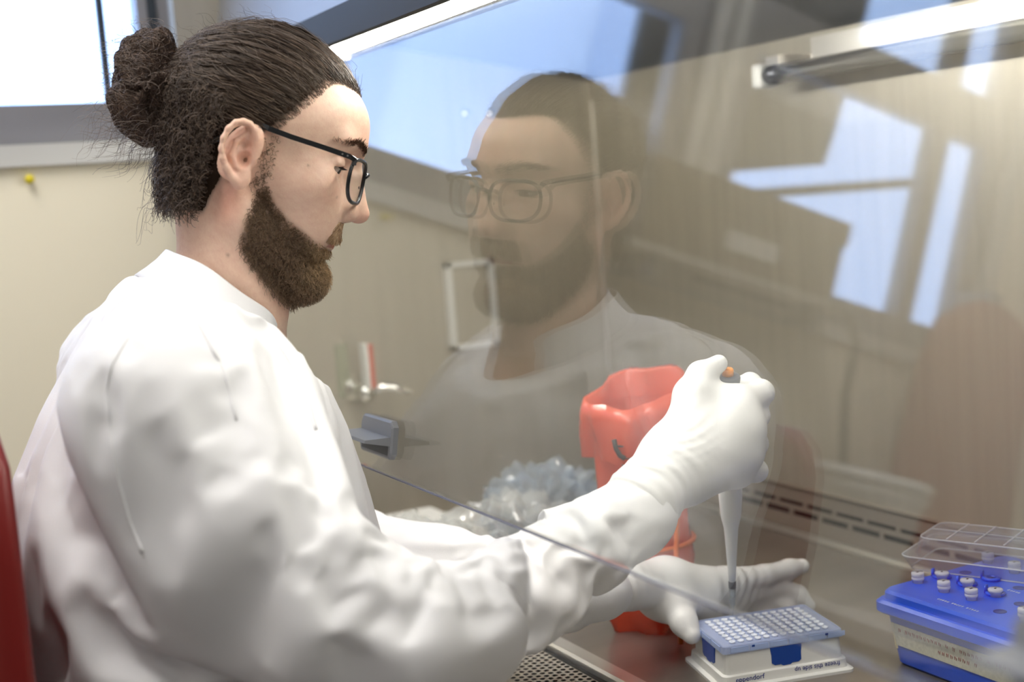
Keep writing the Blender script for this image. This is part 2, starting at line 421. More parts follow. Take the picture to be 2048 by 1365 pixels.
# shell
MB().box((0.50, YS, -0.14), (1.30, YS+0.03, 1.10)).build('side_panel', STEEL, cab)
MB().box((0.50, YN-0.03, -0.14), (1.30, YN, 1.10)).build('side_panel', STEEL, cab)
MB().box((XB, YN, -0.14), (1.30, YS, 1.10)).build('back_panel', STEEL, cab)
MB().loft([[(0.60, y, 0.798), (XB, y, 0.700), (XB, y, 0.715), (0.60, y, 0.813)] for y in (YN, YS)], True).build('ceiling_panel', PERF, cab)
MB().box((0.60, YN, 0.83), (XB, YS, 1.10)).build('top_housing', HEADP, cab)
MB().loft([[(1.203, y, 0.02), (1.203, y, 0.665), (1.206, y, 0.665), (1.206, y, 0.02)] for y in (YS-0.003, YS)], True).build('corner_seam', STEEL_L, cab)
# perforated lower back panel with two rows of slots
PB = mat('lower_back_panel_steel', (0.36, 0.31, 0.26), 0.4, 0.6, 0.1, 250, (1, 1, 0.06))
xp = 1.192
def slot_strip(z0, z1, ph):
    q = MB(); y = YN
    k = 0
    while True:
        s0 = YN+0.02+ph+0.060*k
        if s0+0.052 > YS: break
        q.box((xp, y, z0), (xp+0.002, s0, z1)); y = s0+0.052; k += 1
    q.box((xp, y, z0), (xp+0.002, YS, z1)); return q
q = MB()
for z0, z1 in ((0.004, 0.0285), (0.0365, 0.0435), (0.0495, 0.068)): q.box((xp, YN, z0), (xp+0.002, YS, z1))
for z0, z1, ph in ((0.0285, 0.0365, 0.0), (0.0435, 0.0495, 0.03)):
    s_ = slot_strip(z0, z1, ph); q.add(s_.v, s_.f)
q.box((xp, YN, 0.066), (XB, YS, 0.068))
q.build('slotted_panel', PB, cab)
MB().box((xp+0.008, YN, 0.0), (xp+0.010, YS, 0.066)).build('slot_shade_sheet', DARK, cab)  # black sheet behind the slots, painted as their inner shade
# work surface: tray with rolled rim at the back
MB().box((0.705, YN, -0.012), (1.196, YS, 0.0)).build('work_surface', STEEL_T, cab)
MB().tube([(1.186, YN, 0.003), (1.186, YS, 0.003)], 0.006, 12).build('tray_rim', STEEL_L, cab, True)
MB().loft([[(0.682, y, -0.010), (0.682, y, 0.003), (0.686, y, 0.005), (0.703, y, 0.005), (0.707, y, 0.002), (0.707, y, -0.010)] for y in (YN, YS)], True).build('tray_lip', STEEL_L, cab)
# front grille with real round holes
GR = mat('grille_steel', (0.66, 0.62, 0.54), 0.4, 0.5)
q = MB(); px_, py_ = 0.0078, 0.0092; rh = 0.0031
nrow = 9; gx0 = 0.606; gz = -0.004
ya, yb = 0.86, 1.50
for i in range(nrow):
    cxh = gx0+px_*(i+0.5); ncol = int((yb-ya)/py_)
    for j in range(ncol):
        cyh = ya+py_*(j+(0.5 if i % 2 else 0.0))
        o8 = [(cxh+rh*math.cos(a), cyh+rh*math.sin(a), gz) for a in np.arange(8)*math.pi/4]
        hx, hy = px_/2, py_/2
        s8 = [(cxh+hx, cyh, gz), (cxh+hx, cyh+hy, gz), (cxh, cyh+hy, gz), (cxh-hx, cyh+hy, gz), (cxh-hx, cyh, gz), (cxh-hx, cyh-hy, gz), (cxh, cyh-hy, gz), (cxh+hx, cyh-hy, gz)]
        q.add(o8+s8, [(k, 8+k, 8+(k+1) % 8, (k+1) % 8) for k in range(8)])
gx1 = gx0+px_*nrow
q.box((gx0, YN, gz-0.001), (gx1, ya-py_/2, gz)); q.box((gx0, yb-py_/2, gz-0.001), (gx1, YS, gz))
q.build('front_grille', GR, cab)
MB().box((gx0, YN, -0.06), (gx1, YS, -0.05)).build('grille_shade_sheet', DARK, cab)  # black sheet under the holes, painted as the shade below
MB().box((gx1, YN, -0.010), (0.682, YS, -0.003)).build('grille_gap', BLACK, cab)
MB().loft([[(0.50, y, -0.14), (0.50, y, -0.012), (0.515, y, -0.003), (0.606, y, -0.004), (0.606, y, -0.14)] for y in (YN, YS)], True).build('arm_rest', GR, cab)
MB().box((0.606, YN, -0.14), (XB, YS, -0.06)).build('base_pan', HEADP, cab)
for x in (0.56, 1.20):
    for y in (YN+0.02, YS-0.06): MB().box((x, y, FLOOR), (x+0.05, y+0.05, -0.14)).build('leg', HEADP, cab)
# sash
sl_ = 0.60
MB().loft([[gp(0.0025, y), gp(sl_, y), gp(sl_, y, 0.006), gp(0.0025, y, 0.006)] for y in (YN+0.005, YS-0.005)], True).build('sash_window', SASH, cab)
sash_edge = MB().loft([[gp(0, y), gp(0.0013, y), gp(0.0013, y, 0.004), gp(0, y, 0.004)] for y in (YN+0.005, YS-0.005)], True).build('sash_edge', mat('glass_edge_dark', (0.16, 0.17, 0.24), 0.25), cab)
def handle(yc):
    h = MB()
    def P3(a, y, o): return gp(a-0.006, y, o)
    # rounded back plate
    ring = lambda o, i: [P3(s_, y_, o) for s_, y_ in ((0.026+i, yc-0.043+0.006), (0.026+i+0.006, yc-0.043+i), (0.066-i-0.006, yc-0.043+i), (0.066-i, yc-0.037), (0.066-i, yc+0.037), (0.066-i-0.006, yc+0.043-i), (0.026+i+0.006, yc+0.043-i), (0.026+i, yc+0.037))]
    h.loft([ring(-0.0005, 0), ring(-0.006, 0), ring(-0.008, 0.002)], True)
    o = h.build('sash_handle', GREYP, cab)
    h2 = MB().loft([[P3(0.050, y, -0.006), P3(0.046, y, -0.036), P3(0.043, y, -0.037), P3(0.040, y, -0.006)] for y in (yc-0.041, yc+0.041)], True)
    h2.build('grip_fin', GREYP, o)
    MB().loft([[P3(0.030, y, -0.0082), P3(0.041, y, -0.0082), P3(0.041, y, -0.007), P3(0.030, y, -0.007)] for y in (yc-0.036, yc+0.036)], True).build('grip_pad', GREYD, o)
handle(1.27); handle(0.398)
# head panel (front cover above the sash)
hb = at(665.7, 85, 1.0)-CAM; Gf = G0-0.022*GN
t_ = ((Gf-CAM)@GN)/(hb@GN); s_h = float((CAM+hb*t_-Gf)@GU)
MB().loft([[gp(s_h+0.035, y, -0.034), gp(s_h+0.5, y, -0.034), gp(s_h+0.5, y, -0.01), gp(s_h+0.035, y, -0.012)] for y in (YN-0.03, YS+0.03)], True).build('head_panel', HEADP, cab)
MB().loft([[gp(s_h, y, -0.022), gp(s_h+0.035, y, -0.034), gp(s_h+0.035, y, -0.012), gp(s_h, y, -0.014)] for y in (YN-0.03, YS+0.03)], True).build('head_panel_lip', HEADL, cab)
# lamp
TUBE = emit('fluorescent_tube', (1.0, 0.95, 0.86), LAMP_STRENGTH)
lampf = MB().box((0.628, 0.16, 0.745), (0.70, 1.68, 0.775)).build('lamp_housing', STEEL_L, cab)
MB().tube([(0.648, 0.20, 0.727), (0.648, 1.66, 0.727)], 0.011, 12).build('lamp_tube', TUBE, lampf, True)
for y in (0.18, 1.66): MB().box((0.634, y, 0.712), (0.662, y+0.02, 0.745)).build('lamp_socket', WHITEP, lampf)
# ultraviolet lamp on the back wall
uvb = MB().box((1.175, 0.2, 0.655), (XB, 1.33, 0.69)).build('uv_lamp_bracket', STEEL_L, cab)
MB().tube([(1.15, 0.2, 0.648), (1.15, 1.38, 0.648)], 0.0125, 14).build('uv_lamp_tube', glassmat('uv_tube_glass', (0.7, 0.7, 0.68), 1.5, 0.1, 0.5, (0.7, 0.68, 0.62)), uvb, True)
MB().box((1.133, 1.385, 0.632), (1.168, 1.405, 0.664), 0.006).build('uv_lamp_cap', WHITEP, uvb)
MB().tube([(1.15, 1.362, 0.648), (1.15, 1.388, 0.648)], 0.0135, 14).build('uv_lamp_ferrule', mat('ferrule_dark', (0.08, 0.085, 0.1), 0.25, 0.8), uvb, True)
MB().box((1.145, 1.36, 0.655), (XB, 1.385, 0.672)).build('uv_lamp_arm', STEEL_L, uvb)
# side wall fittings
for u in (930, 980):
    c_ = aty(u, 228, YS)
    MB().loft([[(c_[0]+r*math.cos(k*math.pi/6), YS-d, c_[2]+r*math.sin(k*math.pi/6)) for k in range(12)] for r, d in ((0.0085, 0), (0.008, 0.003), (0.005, 0.006), (0.001, 0.007))], False).build('wall_screw', CHROME, cab, True)
fx0, fx1, fz0, fz1 = 0.899, 0.988, 0.268, 0.412
q = MB()
q.box((fx0, YS-0.012, fz0), (fx0+0.011, YS, fz1)); q.box((fx1-0.009, YS-0.012, fz0), (fx1, YS, fz1)); q.box((fx0, YS-0.012, fz1-0.008), (fx1, YS, fz1)); q.box((fx0, YS-0.012, fz0), (fx1, YS, fz0+0.008))
q.build('outlet_frame', WHITEP, cab)
MB().box((fx0+0.01, YS-0.003, fz0+0.008), (fx1-0.008, YS, fz1-0.008)).build('outlet_plate', STEEL, cab)
vx, vz = 0.728, 0.226
vb_ = MB().loft([[(vx+r*math.cos(k*math.pi/8), YS-d, vz+r*math.sin(k*math.pi/8)) for k in range(16)] for r, d in ((0.020, 0), (0.020, 0.008), (0.011, 0.012), (0.011, 0.045), (0.014, 0.047), (0.014, 0.06), (0.004, 0.064))], False).build('gas_valve', CHROME, cab, True)
MB().tube([(vx, YS-0.05, vz), (vx+0.03, YS-0.055, vz+0.006), (vx+0.045, YS-0.06, vz+0.003), (vx+0.068, YS-0.075, vz-0.008)], [0.009, 0.008, 0.007, 0.005], 12).build('valve_nozzle', CHROME, vb_, True)
MB().box((vx-0.004, YS-0.066, vz+0.008), (vx+0.003, YS-0.045, vz+0.078)).build('valve_lever', WHITEP, vb_)
MB().box((vx+0.003, YS-0.066, vz+0.008), (vx+0.011, YS-0.045, vz+0.076)).build('valve_lever_tag', REDP, vb_)
MB().box((vx-0.028, YS-0.004, vz-0.01), (vx-0.008, YS, vz+0.075)).build('valve_label', mat('valve_label_green', (0.30, 0.32, 0.22), 0.6), vb_)
# ------------------------------------------------------------------ the person
rng = np.random.default_rng(7)
man = empty('person', (0.28, 1.25, FLOOR), label='bearded person with a hair bun, glasses and white lab coat pipetting at the cabinet', cat='person')
HY, HP = math.radians(20), math.radians(22)
hF = np.array([math.cos(HY)*math.cos(HP), -math.sin(HY)*math.cos(HP), -math.sin(HP)])
hL = np.array([math.sin(HY), math.cos(HY), 0.0]); hU = np.cross(hF, hL)
HM = np.array([hF, hL, hU]).T
HO = at(502, 312, 1.195)+HM@np.array([0, 0.072, 0])       # midpoint between the ear canals
def H(p): return HO+(np.asarray(p, float)/1000.0)@HM.T      # head space (mm: x front, y left, z up) -> world
def toH(P): return ((np.asarray(P)-HO)@HM)*1000.0

# ---- head, neck and body under the clothes: one continuous skin
EYE = np.array([70.5, 32.0, 15.0])
def head_sdf(Q):
    P = Q.copy(); P[:, 1] = np.abs(P[:, 1])
    d = s_ell(P, (-3, 0, 44), (88, 72, 74))
    d = smin(d, s_ell(P, (42, 0, 52), (56.5, 56, 46)), 22)
    d = smin(d, s_ell(P, (44, 0, -20), (48, 50, 72)), 20)
    d = smin(d, s_ell(P, (-8, 0, -2), (62, 62, 46)), 25)
    d = smin(d, s_cone(P, (8, 50, -58), (76, 16, -97), 17, 17), 18)
    d = smin(d, s_ell(P, (82, 0, -93), (17, 20, 15)), 12)
    d = smin(d, s_ell(P, (60, 42, -8), (22, 20, 20)), 28)
    d = smin(d, s_ell(P, (74, 20, -42), (20, 26, 24)), 24)
    d = smin(d, s_cone(P, (87, 6, 37), (76, 40, 40), 11, 9), 14)
    # eye sockets, then lids
    d = smax(d, -s_ell(P, (96, 30, 17), (20, 17, 13)), 12)
    d = smin(d, s_ell(P, EYE, (14.0, 15.5, 13.6)), 5)
    d = smin(d, s_cone(P, EYE+np.array([9.0, -12, 6]), EYE+np.array([7.5, 12, 5]), 4.6, 4.2), 4)
    d = smax(d, -s_ell(P, EYE+np.array([6.5, 2.2, -1.4]), (13.5, 14.3, 3.9)), 1.2)
    # nose
    n = s_cone(P, (92, 0, 26), (107, 0, -10), 7.5, 9.0)
    n = smin(n, s_ell(P, (110, 0, -20), (12.2, 10.5, 10.5)), 6)
    n = smin(n, s_ell(P, (99, 11.5, -24.5), (10.5, 7.2, 8.6)), 5)
    n = smin(n, s_cone(P, (93, 9, 8), (96, 14, -16), 8, 9), 10)
    d = smin(d, n, 7)
    d = smax(d, -s_ell(P, (105, 6.4, -33.5), (6.5, 3.4, 4.6)), 2.0)
    d = smax(d, -s_cone(P, (91, 19.5, -20), (88, 21, -32), 1.6, 1.2), 5)
    # lips
    d = smin(d, s_cone(P, (94, 0, -48), (80, 22, -50.5), 6.2, 3.8), 5)
    d = smin(d, s_cone(P, (92, 0, -59), (80, 21, -53.5), 6.4, 3.6), 5)
    d = smax(d, -s_cone(P, (102, 0, -53.6), (84, 24, -52.5), 1.6, 1.0), 2.0)
    # ear
    P0 = P; ec = np.array([-5, 74, 0], np.float32); P = ec+(P-ec)/np.array([0.86, 0.95, 0.93], np.float32)
    e = s_ell(P, (-10.5, 75.5, 1), (20, 5.4, 31.5), EARR)
    hel = [((1, 73, 2), 2.6), ((2, 75.5, 10), 3.0), ((1, 78.5, 18), 3.1), ((-3, 81, 24.5), 3.2), ((-9, 83, 28.5), 3.3), ((-16, 84.5, 29), 3.3), ((-23, 86, 25.5), 3.3), ((-28, 87, 18), 3.3), ((-30, 87.5, 8), 3.2), ((-29, 87, -2), 3.2), ((-25, 86, -11), 3.1), ((-19, 84, -19), 3.2), ((-11, 81, -26), 3.8), ((-3, 78, -30), 4.4)]
    e = smin(e, chain(P, hel, 4.0), 4.5)
    e = smin(e, s_ell(P, (0, 76, -24), (8, 4.6, 10)), 6)
    e = smax(e, -s_ell(P, (-15, 87, 10), (11, 8.5, 17), EARR), 2.5)
    e = smax(e, -s_ell(P, (-4, 84, -5), (8.5, 12.0, 9.0)), 3)
    e = smax(e, -s_ell(P, (-8, 85, 8), (7.5, 9.5, 6.5)), 3)
    e = smax(e, -chain(P, [((-9, 87, 24), 1.8), ((-19, 89, 23), 2.2), ((-25, 90, 14), 2.4), ((-26, 90, 3), 2.3), ((-22, 88, -8), 1.8)], 1), 2)
    anti = [((-9, 79.5, 20), 2.2), ((-18, 81.5, 9), 2.6), ((-18, 81, -5), 2.7), ((-10, 80, -15), 3.0)]
    e = smin(e, chain(P, anti, 2), 3)
    e = smin(e, s_ell(P, (4.5, 74, -2), (4.6, 4.5, 6.5)), 3)
    P = P0
    d = smin(d, e*0.88, 5)
    # neck
    d = smin(d, s_cone(P, (-24, 0, -20), (14, 0, -125), 50, 50), 14)
    d = smin(d, s_cone(P, (14, 0, -125), (32, 0, -200), 50, 60), 20)
    d = smin(d, s_cone(P, (-8, 58, -32), (52, 18, -165), 8, 10), 16)
    d = smin(d, s_ell(P, (58, 0, -140), (12, 12, 16)), 14)
    return d
EARR = np.array([[math.cos(0.35), 0, math.sin(0.35)], [0, 1, 0], [-math.sin(0.35), 0, math.cos(0.35)]], np.float32)
def pj(u, v, d, r): return (at(u, v, d).astype(np.float32), r*d/FPX)
R_SH = at(325, 775, 1.09); R_EL = at(800, 1222, 1.05); R_WR = at(1255, 1052, 1.215)
L_SH = np.array([0.285, 1.42, 0.355]); L_EL = np.array([0.475, 1.345, 0.135]); L_WR = at(1200, 1188, 1.345)
TORZ = np.array([-0.40, -0.30, -0.15, 0.0, 0.10, 0.20, 0.25, 0.30, 0.341, 0.384, 0.41, 0.426, 0.445, 0.46, 0.48, 0.50])
TB = np.array([0.10, 0.10, 0.105, 0.118, 0.124, 0.127, 0.124, 0.142, 0.164, 0.191, 0.212, 0.228, 0.255, 0.275, 0.297, 0.31])
TF = np.array([0.50, 0.50, 0.50, 0.50, 0.480, 0.468, 0.460, 0.452, 0.440, 0.420, 0.402, 0.392, 0.384, 0.38, 0.375, 0.37])
TW = np.array([0.195, 0.195, 0.195, 0.195, 0.195, 0.195, 0.195, 0.195, 0.19, 0.17, 0.142, 0.120, 0.094, 0.076, 0.062, 0.052])
_zf = np.linspace(-0.40, 0.50, 181)
def _sm(a):
    y = np.interp(_zf, TORZ, a); k = np.hanning(15); k /= k.sum()
    return np.convolve(np.pad(y, 7, mode='edge'), k, 'valid')
TBf, TFf, TWf = _sm(TB), _sm(TF), _sm(TW)
def torso(P, ins=0.0):
    z = P[:, 2]; bk, fr, w = (np.interp(z, _zf, a) for a in (TBf, TFf, TWf))
    cx = (bk+fr)/2; a = np.sqrt(np.maximum(((fr-bk)/2)**2-(0.29*w)**2, 0.0009))/0.956-ins; w = w-ins
    q = np.sqrt(((P[:, 0]-cx)/a)**2+((P[:, 1]-1.25)/w)**2)
    d = (q-1)*np.minimum(a, w)
    return smax(d, smax(z-0.495, -0.40-z, 0.02), 0.03)
def body_sdf(W):
    d = head_sdf(toH(W).astype(np.float32))/1000.0
    t = torso(W, 0.050)
    t = smax(t, W[:, 2]-0.43, 0.03)
    for js in ([(R_SH, 0.040), (at(630, 1135, 1.06), 0.030), (at(790, 1228, 1.055), 0.026), (at(1030, 1185, 1.13), 0.024), (R_WR, 0.020)],
               [(L_SH, 0.038), (L_EL, 0.026), (L_WR, 0.020)]):
        t = smin(t, chain(W, [(np.asarray(a_, np.float32), r_) for a_, r_ in js], 0.01), 0.015)
    return smin(d, t, 0.03)
# head part is meshed finely, the covered rest coarsely, then both are one mesh
SKIN = colmat('skin', 0.48, 0.10, 900, Subsurface_Weight=0.12, Subsurface_Scale=0.006)
nodes(SKIN)[0]['Principled BSDF'].inputs['Subsurface Radius'].default_value = (1.0, 0.35, 0.2)
Vh, Fh = sdf_mesh(head_sdf, (-105, -92, -165), (128, 92, 128), 1.5)
def low_sdf(W):
    d = body_sdf(W)
    return smax(d, -(s_ell(W, H((10, 0, -20)), (0.15, 0.15, 0.135))), 0.004)
Vb, Fb = sdf_mesh(low_sdf, (0.08, 0.86, -0.42), (0.72, 1.50, 0.50), 0.010)
def clampi(x, a, b): return np.clip((x-a)/(b-a), 0, 1)
def sstep(x, a, b): t = clampi(x, a, b); return t*t*(3-2*t)
def blob(Q, c, r): return np.exp(-np.sum(((Q-np.array(c))/np.array(r))**2, axis=1))
def scalp_mask(Q, margin=False):
    """1 inside the hair area (head space, mm)"""
    x, y, z = Q[:, 0], np.abs(Q[:, 1]), Q[:, 2]
    # hairline: across the forehead high up, back at the temples, down before the ear, round behind it
    hx = np.interp(z, [-110, -75, -45, -30, -8, 8, 24, 40, 56, 74, 90, 100, 112, 130], [-34, -30, -26, -22, -19, -17, 4, 16, 26, 36, 44, 66, 85, 95])
    peak = np.interp(y, [0, 18, 34, 48, 60], [34, 24, 6, 0, 0])*sstep(z, 76, 92)
    m = sstep(hx+peak-x, -3, 3)
    if margin: return hx+peak-x
    ear = blob(np.stack([x, y, z], 1), (-7, 78, 0), (20, 14, 27))
    earz = (y > 73.5) & (z < 42) & (x > -42)
    return m*(ear < 0.55)*sstep(z, -70, -58)*(~earz)
def beard_mask(Q):
    x, y, z = Q[:, 0], np.abs(Q[:, 1]), Q[:, 2]
    top = np.interp(x, [10, 22, 34, 50, 66, 78, 90], [-28, -22, -36, -46, -52, -60, -62])
    jaw = sstep(top-z, -4, 6)*sstep(x, 8, 18)
    low = sstep(z-np.interp(x, [5, 20, 40, 60, 90], [-78, -92, -108, -122, -135]), -2, 6)
    must = sstep(z, -50, -46)*sstep(-z, 33, 37)*sstep(x, 72, 80)*(y < 31)
    lipgap = ((z > -63) & (z < -48) & (y < 18) & (x > 82))
    side = sstep(-z, -30, -20)*sstep(z, -40, -20)*sstep(x, 6, 10)*sstep(-x, -24, -18)*0.35
    return np.clip(np.maximum(np.maximum(jaw*low*(~lipgap), must), side*(y > 55)), 0, 1)
def skin_tone(Q):
    n = len(Q); A = np.abs(Q*np.array([1, 0, 1]))+0
    Qa = Q.copy(); Qa[:, 1] = np.abs(Qa[:, 1])
    C = np.tile(np.array([0.80, 0.55, 0.42]), (n, 1))
    red = 0.55*blob(Qa, (112, 0, -22), (14, 14, 14))+0.35*blob(Qa, (70, 45, -12), (22, 18, 20))+0.5*blob(Qa, (-8, 80, 5), (22, 12, 30))+0.7*blob(Qa, (-8, 62, -45), (14, 20, 24))+0.25*blob(Qa, (98, 0, 55), (14, 40, 20))
    C = C*(1-red[:, None])+red[:, None]*np.array([0.70, 0.33, 0.24])
    lip = ((np.abs(Qa[:, 2]+53.5) < 7.5) & (Qa[:, 1] < 23) & (Qa[:, 0] > 80)).astype(float)*0.8
    C = C*(1-lip[:, None])+lip[:, None]*np.array([0.55, 0.20, 0.16])
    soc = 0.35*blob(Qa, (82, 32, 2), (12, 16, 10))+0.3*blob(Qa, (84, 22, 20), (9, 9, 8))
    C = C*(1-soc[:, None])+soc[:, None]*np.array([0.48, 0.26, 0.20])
    bm = beard_mask(Q)*0.55
    C = C*(1-bm[:, None])+bm[:, None]*np.array([0.20, 0.12, 0.075])
    sm = scalp_mask(Q)*0.93
    C = C*(1-sm[:, None])+sm[:, None]*np.array([0.045, 0.028, 0.018])
    for c, r in (((24, -66, -58), 1.6), ((52, -62, 8), 1.2), ((86, -50, -12), 1.0), ((5, -58, -95), 1.8)):
        k = np.exp(-np.sum((Q-np.array(c))[:, [0, 2]]**2, axis=1)/r**2)*(Q[:, 1] < 0)
        C = C*(1-0.6*k[:, None])+0.6*k[:, None]*np.array([0.22, 0.09, 0.05])
    mot = 0.05*np.sin(Q[:, 0]*0.31+2*np.sin(Q[:, 2]*0.23))*np.sin(Q[:, 2]*0.37+2*np.sin(Q[:, 1]*0.29))+0.03*rng.normal(0, 1, n)
    C = np.clip(C*(1+mot[:, None]*np.array([0.5, 1.0, 1.0])), 0, 1)
    return C
VW = np.concatenate([H(Vh), Vb]); FW = np.concatenate([Fh, Fb+len(Vh)])
me = np_mesh('body', VW, FW)
set_tone(me, np.concatenate([skin_tone(Vh), np.tile([0.70, 0.45, 0.325], (len(Vb), 1))]))
body = link('body', me, SKIN, man, True)
Nh = normals(Vh, Fh)

# ---- eyes
def eyemat():
    m = mat('eyeball', (0.78, 0.76, 0.73), 0.12)
    N, Lk = nodes(m); a = N.new('ShaderNodeAttribute'); a.attribute_name = 'tone'
    Lk.new(a.outputs['Color'], N['Principled BSDF'].inputs['Base Color']); return m
EM = eyemat()
for s in (-1, 1):
    c = EYE*np.array([1, s, 1]); gaze = np.array([0.93, -0.05, -0.36]); gaze /= np.linalg.norm(gaze)
    nu, nv = 48, 32; th = np.linspace(0, math.pi, nv); ph = np.linspace(0, 2*math.pi, nu, endpoint=False)
    t1 = np.cross(gaze, [0, 0, 1.0]); t1 /= np.linalg.norm(t1); t2 = np.cross(t1, gaze)
    V = np.array([c+12.3*(math.cos(t)*gaze+math.sin(t)*(math.cos(p)*t1+math.sin(p)*t2)) for t in th for p in ph])
    F = np.array([(i*nu+j, i*nu+(j+1) % nu, (i+1)*nu+(j+1) % nu, (i+1)*nu+j) for i in range(nv-1) for j in range(nu)])
    tt = np.repeat(th, nu); Cc = np.where((tt < 0.21)[:, None], [0.004, 0.004, 0.005], np.where((tt < 0.50)[:, None], [0.10, 0.115, 0.11], [0.74, 0.68, 0.64]))
    Cc = np.where(((tt > 0.45) & (tt < 0.53))[:, None], [0.04, 0.045, 0.045], Cc)
    me = np_mesh('eyeball', H(V), F); set_tone(me, Cc); link('eyeball', me, EM, man, True)

# ---- hair
HAIR = colmat('hair', 0.45, 0, 0)
CAPM = colmat('hair_base', 0.9, 0, 0)
nodes(CAPM)[0]['Principled BSDF'].inputs['Specular IOR Level'].default_value = 0.1
nodes(HAIR)[0]['Principled BSDF'].inputs['Specular IOR Level'].default_value = 0.45
def tones(n, base=(0.048, 0.032, 0.024), light=(0.23, 0.165, 0.12), p=0.22):
    k = rng.random(n)**(1/p)*0.9+rng.random(n)*0.22
    return np.array(base)*(1-k[:, None])+np.array(light)*k[:, None]
# close cap under the strands
sm = scalp_mask(Vh); keep = (sm > 0.5) & (blob(np.abs(Vh*np.array([0, 1, 0]))+Vh*np.array([1, 0, 1]), (-10, 80, 2), (24, 16, 34)) < 0.42)
off = 0.3+4.0*sstep(scalp_mask(Vh, True), 0, 40)*sstep(Vh[:, 2], 5, 45)
KF = Fh[keep[Fh].all(1)]
ids = np.unique(KF); remap = -np.ones(len(Vh), int); remap[ids] = np.arange(len(ids))
Nsm = Nh.copy()
Vcap = Vh[ids]+Nsm[ids]*off[ids][:, None]
# smoother relief: strand-like grooves running to the knot
gr = 0.9*np.sin(Vcap[:, 1]*0.55+Vcap[:, 2]*0.25+2*np.sin(Vcap[:, 0]*0.05))*sstep(Vcap[:, 2], 0, 40)
Vcap = Vcap+Nsm[ids]*gr[:, None]
me = np_mesh('hair_cap', H(Vcap), remap[KF]); set_tone(me, np.tile([0.035, 0.021, 0.014], (len(ids), 1)))
hair = link('hair', me, CAPM, man, True)
KNOT = np.array([-88.0, 0, 60.0]); SC = np.array([-3.0, 0, 44.0]); SR = np.array([88.0, 72, 74])
fc = Fh[keep[Fh].all(1)]; fcen = Vh[fc].mean(1)
def pull_strands(n, r, amp, lift0, lift1, seed_mask=None):
    i = rng.choice(len(fc), n); p = fcen[i]+rng.normal(0, 0.6, (n, 3))
    if seed_mask is not None:
        p = p[seed_mask(p)]; n = len(p)
    q0 = (p-SC)/SR; rad = np.linalg.norm(q0, axis=1); q0 /= rad[:, None]
    qk = (KNOT-SC)/SR; qk = qk/np.linalg.norm(qk)
    lr_ = lift0+5.0*sstep(scalp_mask(p, True), 0, 30)
    K = 15; t = np.linspace(0, 1, K)
    ang = np.arccos(np.clip(q0@qk, -1, 1)); so = np.sin(ang)+1e-6
    end = 0.96+0.04*rng.random(n)
    P = np.empty((n, K, 3))
    tan = np.cross(q0, qk); tan /= np.linalg.norm(tan, axis=1)[:, None]+1e-9
    ph = 2.6*np.sin(p[:, 2]*0.21+p[:, 0]*0.05)+2.2*np.sin(p[:, 1]*0.33)+2.0*np.sin(p[:, 0]*0.17+p[:, 2]*0.3)+rng.normal(0, 0.45, n); fq = 2.3+0.7*rng.random(n)
    for k in range(K):
        tk = t[k]*end
        q = (np.sin((1-tk)*ang)/so)[:, None]*q0+(np.sin(tk*ang)/so)[:, None]*qk
        lift = lr_+(lift1-lr_)*math.sin(math.pi*min(1, t[k]*2.0)*0.5)+rng.normal(0, 0.35, n)
        rr = rad*(1-t[k])+t[k]*1.0
        P[:, k] = SC+q*SR*rr[:, None]+q*lift[:, None]
        w = amp*np.sin(ph+fq*2*math.pi*t[k])*math.sin(math.pi*min(1, t[k]*1.15+0.02))
        P[:, k] += tan*w[:, None]+q*(0.5*w)[:, None]
    return P
upper = lambda p: (p[:, 2] > 22-0.35*(p[:, 0]+20)+rng.normal(0, 9, len(p))) | (p[:, 0] > 0)
Gd = pull_strands(1500, 0.2, 6.0, 0.6, 9.2, upper)      # guide locks
Pu = pull_strands(21000, 0.2, 3.5, 0.6, 8.0, upper)
near_g = np.concatenate([np.argmin(((Pu[s:s+2000, None, 0]-Gd[None, :, 0])**2).sum(-1), axis=1) for s in range(0, len(Pu), 2000)])
ck = (0.72*np.sin(math.pi*np.clip(np.linspace(0, 1, Pu.shape[1])*0.92+0.03, 0, 1))**0.6)[None, :, None]
Pu = Pu*(1-ck)+(Gd[near_g]+rng.normal(0, 0.7, (len(Pu), 1, 3)))*ck
strands('hair_strands', H(Pu.reshape(-1, 3)).reshape(Pu.shape), 0.00034, 0.00022, np.clip(tones(len(Pu))*(0.65+0.7*rng.random(len(Gd))[near_g])[:, None], 0, 1), HAIR, hair, kind='stuff')
Pw = pull_strands(500, 0.2, 7.0, 2.0, 13.0, upper)     # stray, wavier top layer
strands('stray_hair', H(Pw.reshape(-1, 3)).reshape(Pw.shape), 0.00020, 0.0001, tones(len(Pw), light=(0.30, 0.24, 0.20), p=0.5), HAIR, hair, kind='stuff')
def curls(n, root_fn, length, rad, turns, drop, K=18, spread=0.35):
    p, nr = root_fn(n); n = len(p); t = np.linspace(0, 1, K)
    L_ = length*(0.55+0.65*rng.random(n))
    d0 = nr+rng.normal(0, spread, (n, 3)); d0 /= np.linalg.norm(d0, axis=1)[:, None]
    g = np.array(drop, float); ph = rng.random(n)*6.28; tn = turns*(0.6+0.8*rng.random(n))
    a = np.cross(d0, [0.2, 0.9, 0.4]); a /= np.linalg.norm(a, axis=1)[:, None]; b2 = np.cross(d0, a)
    P = np.empty((n, K, 3)); pos = p.copy()
    for k in range(K):
        c_ = ph+tn*6.28*t[k]; rr = rad*min(1, t[k]*3)
        P[:, k] = pos+rr*(np.cos(c_)[:, None]*a+np.sin(c_)[:, None]*b2)-rr*(np.cos(ph)[:, None]*a+np.sin(ph)[:, None]*b2)*0
        step = d0*(1-t[k])*0.55+g*(0.25+t[k])
        step /= np.linalg.norm(step, axis=1)[:, None]
        pos = pos+step*(L_/K)[:, None]
    return P
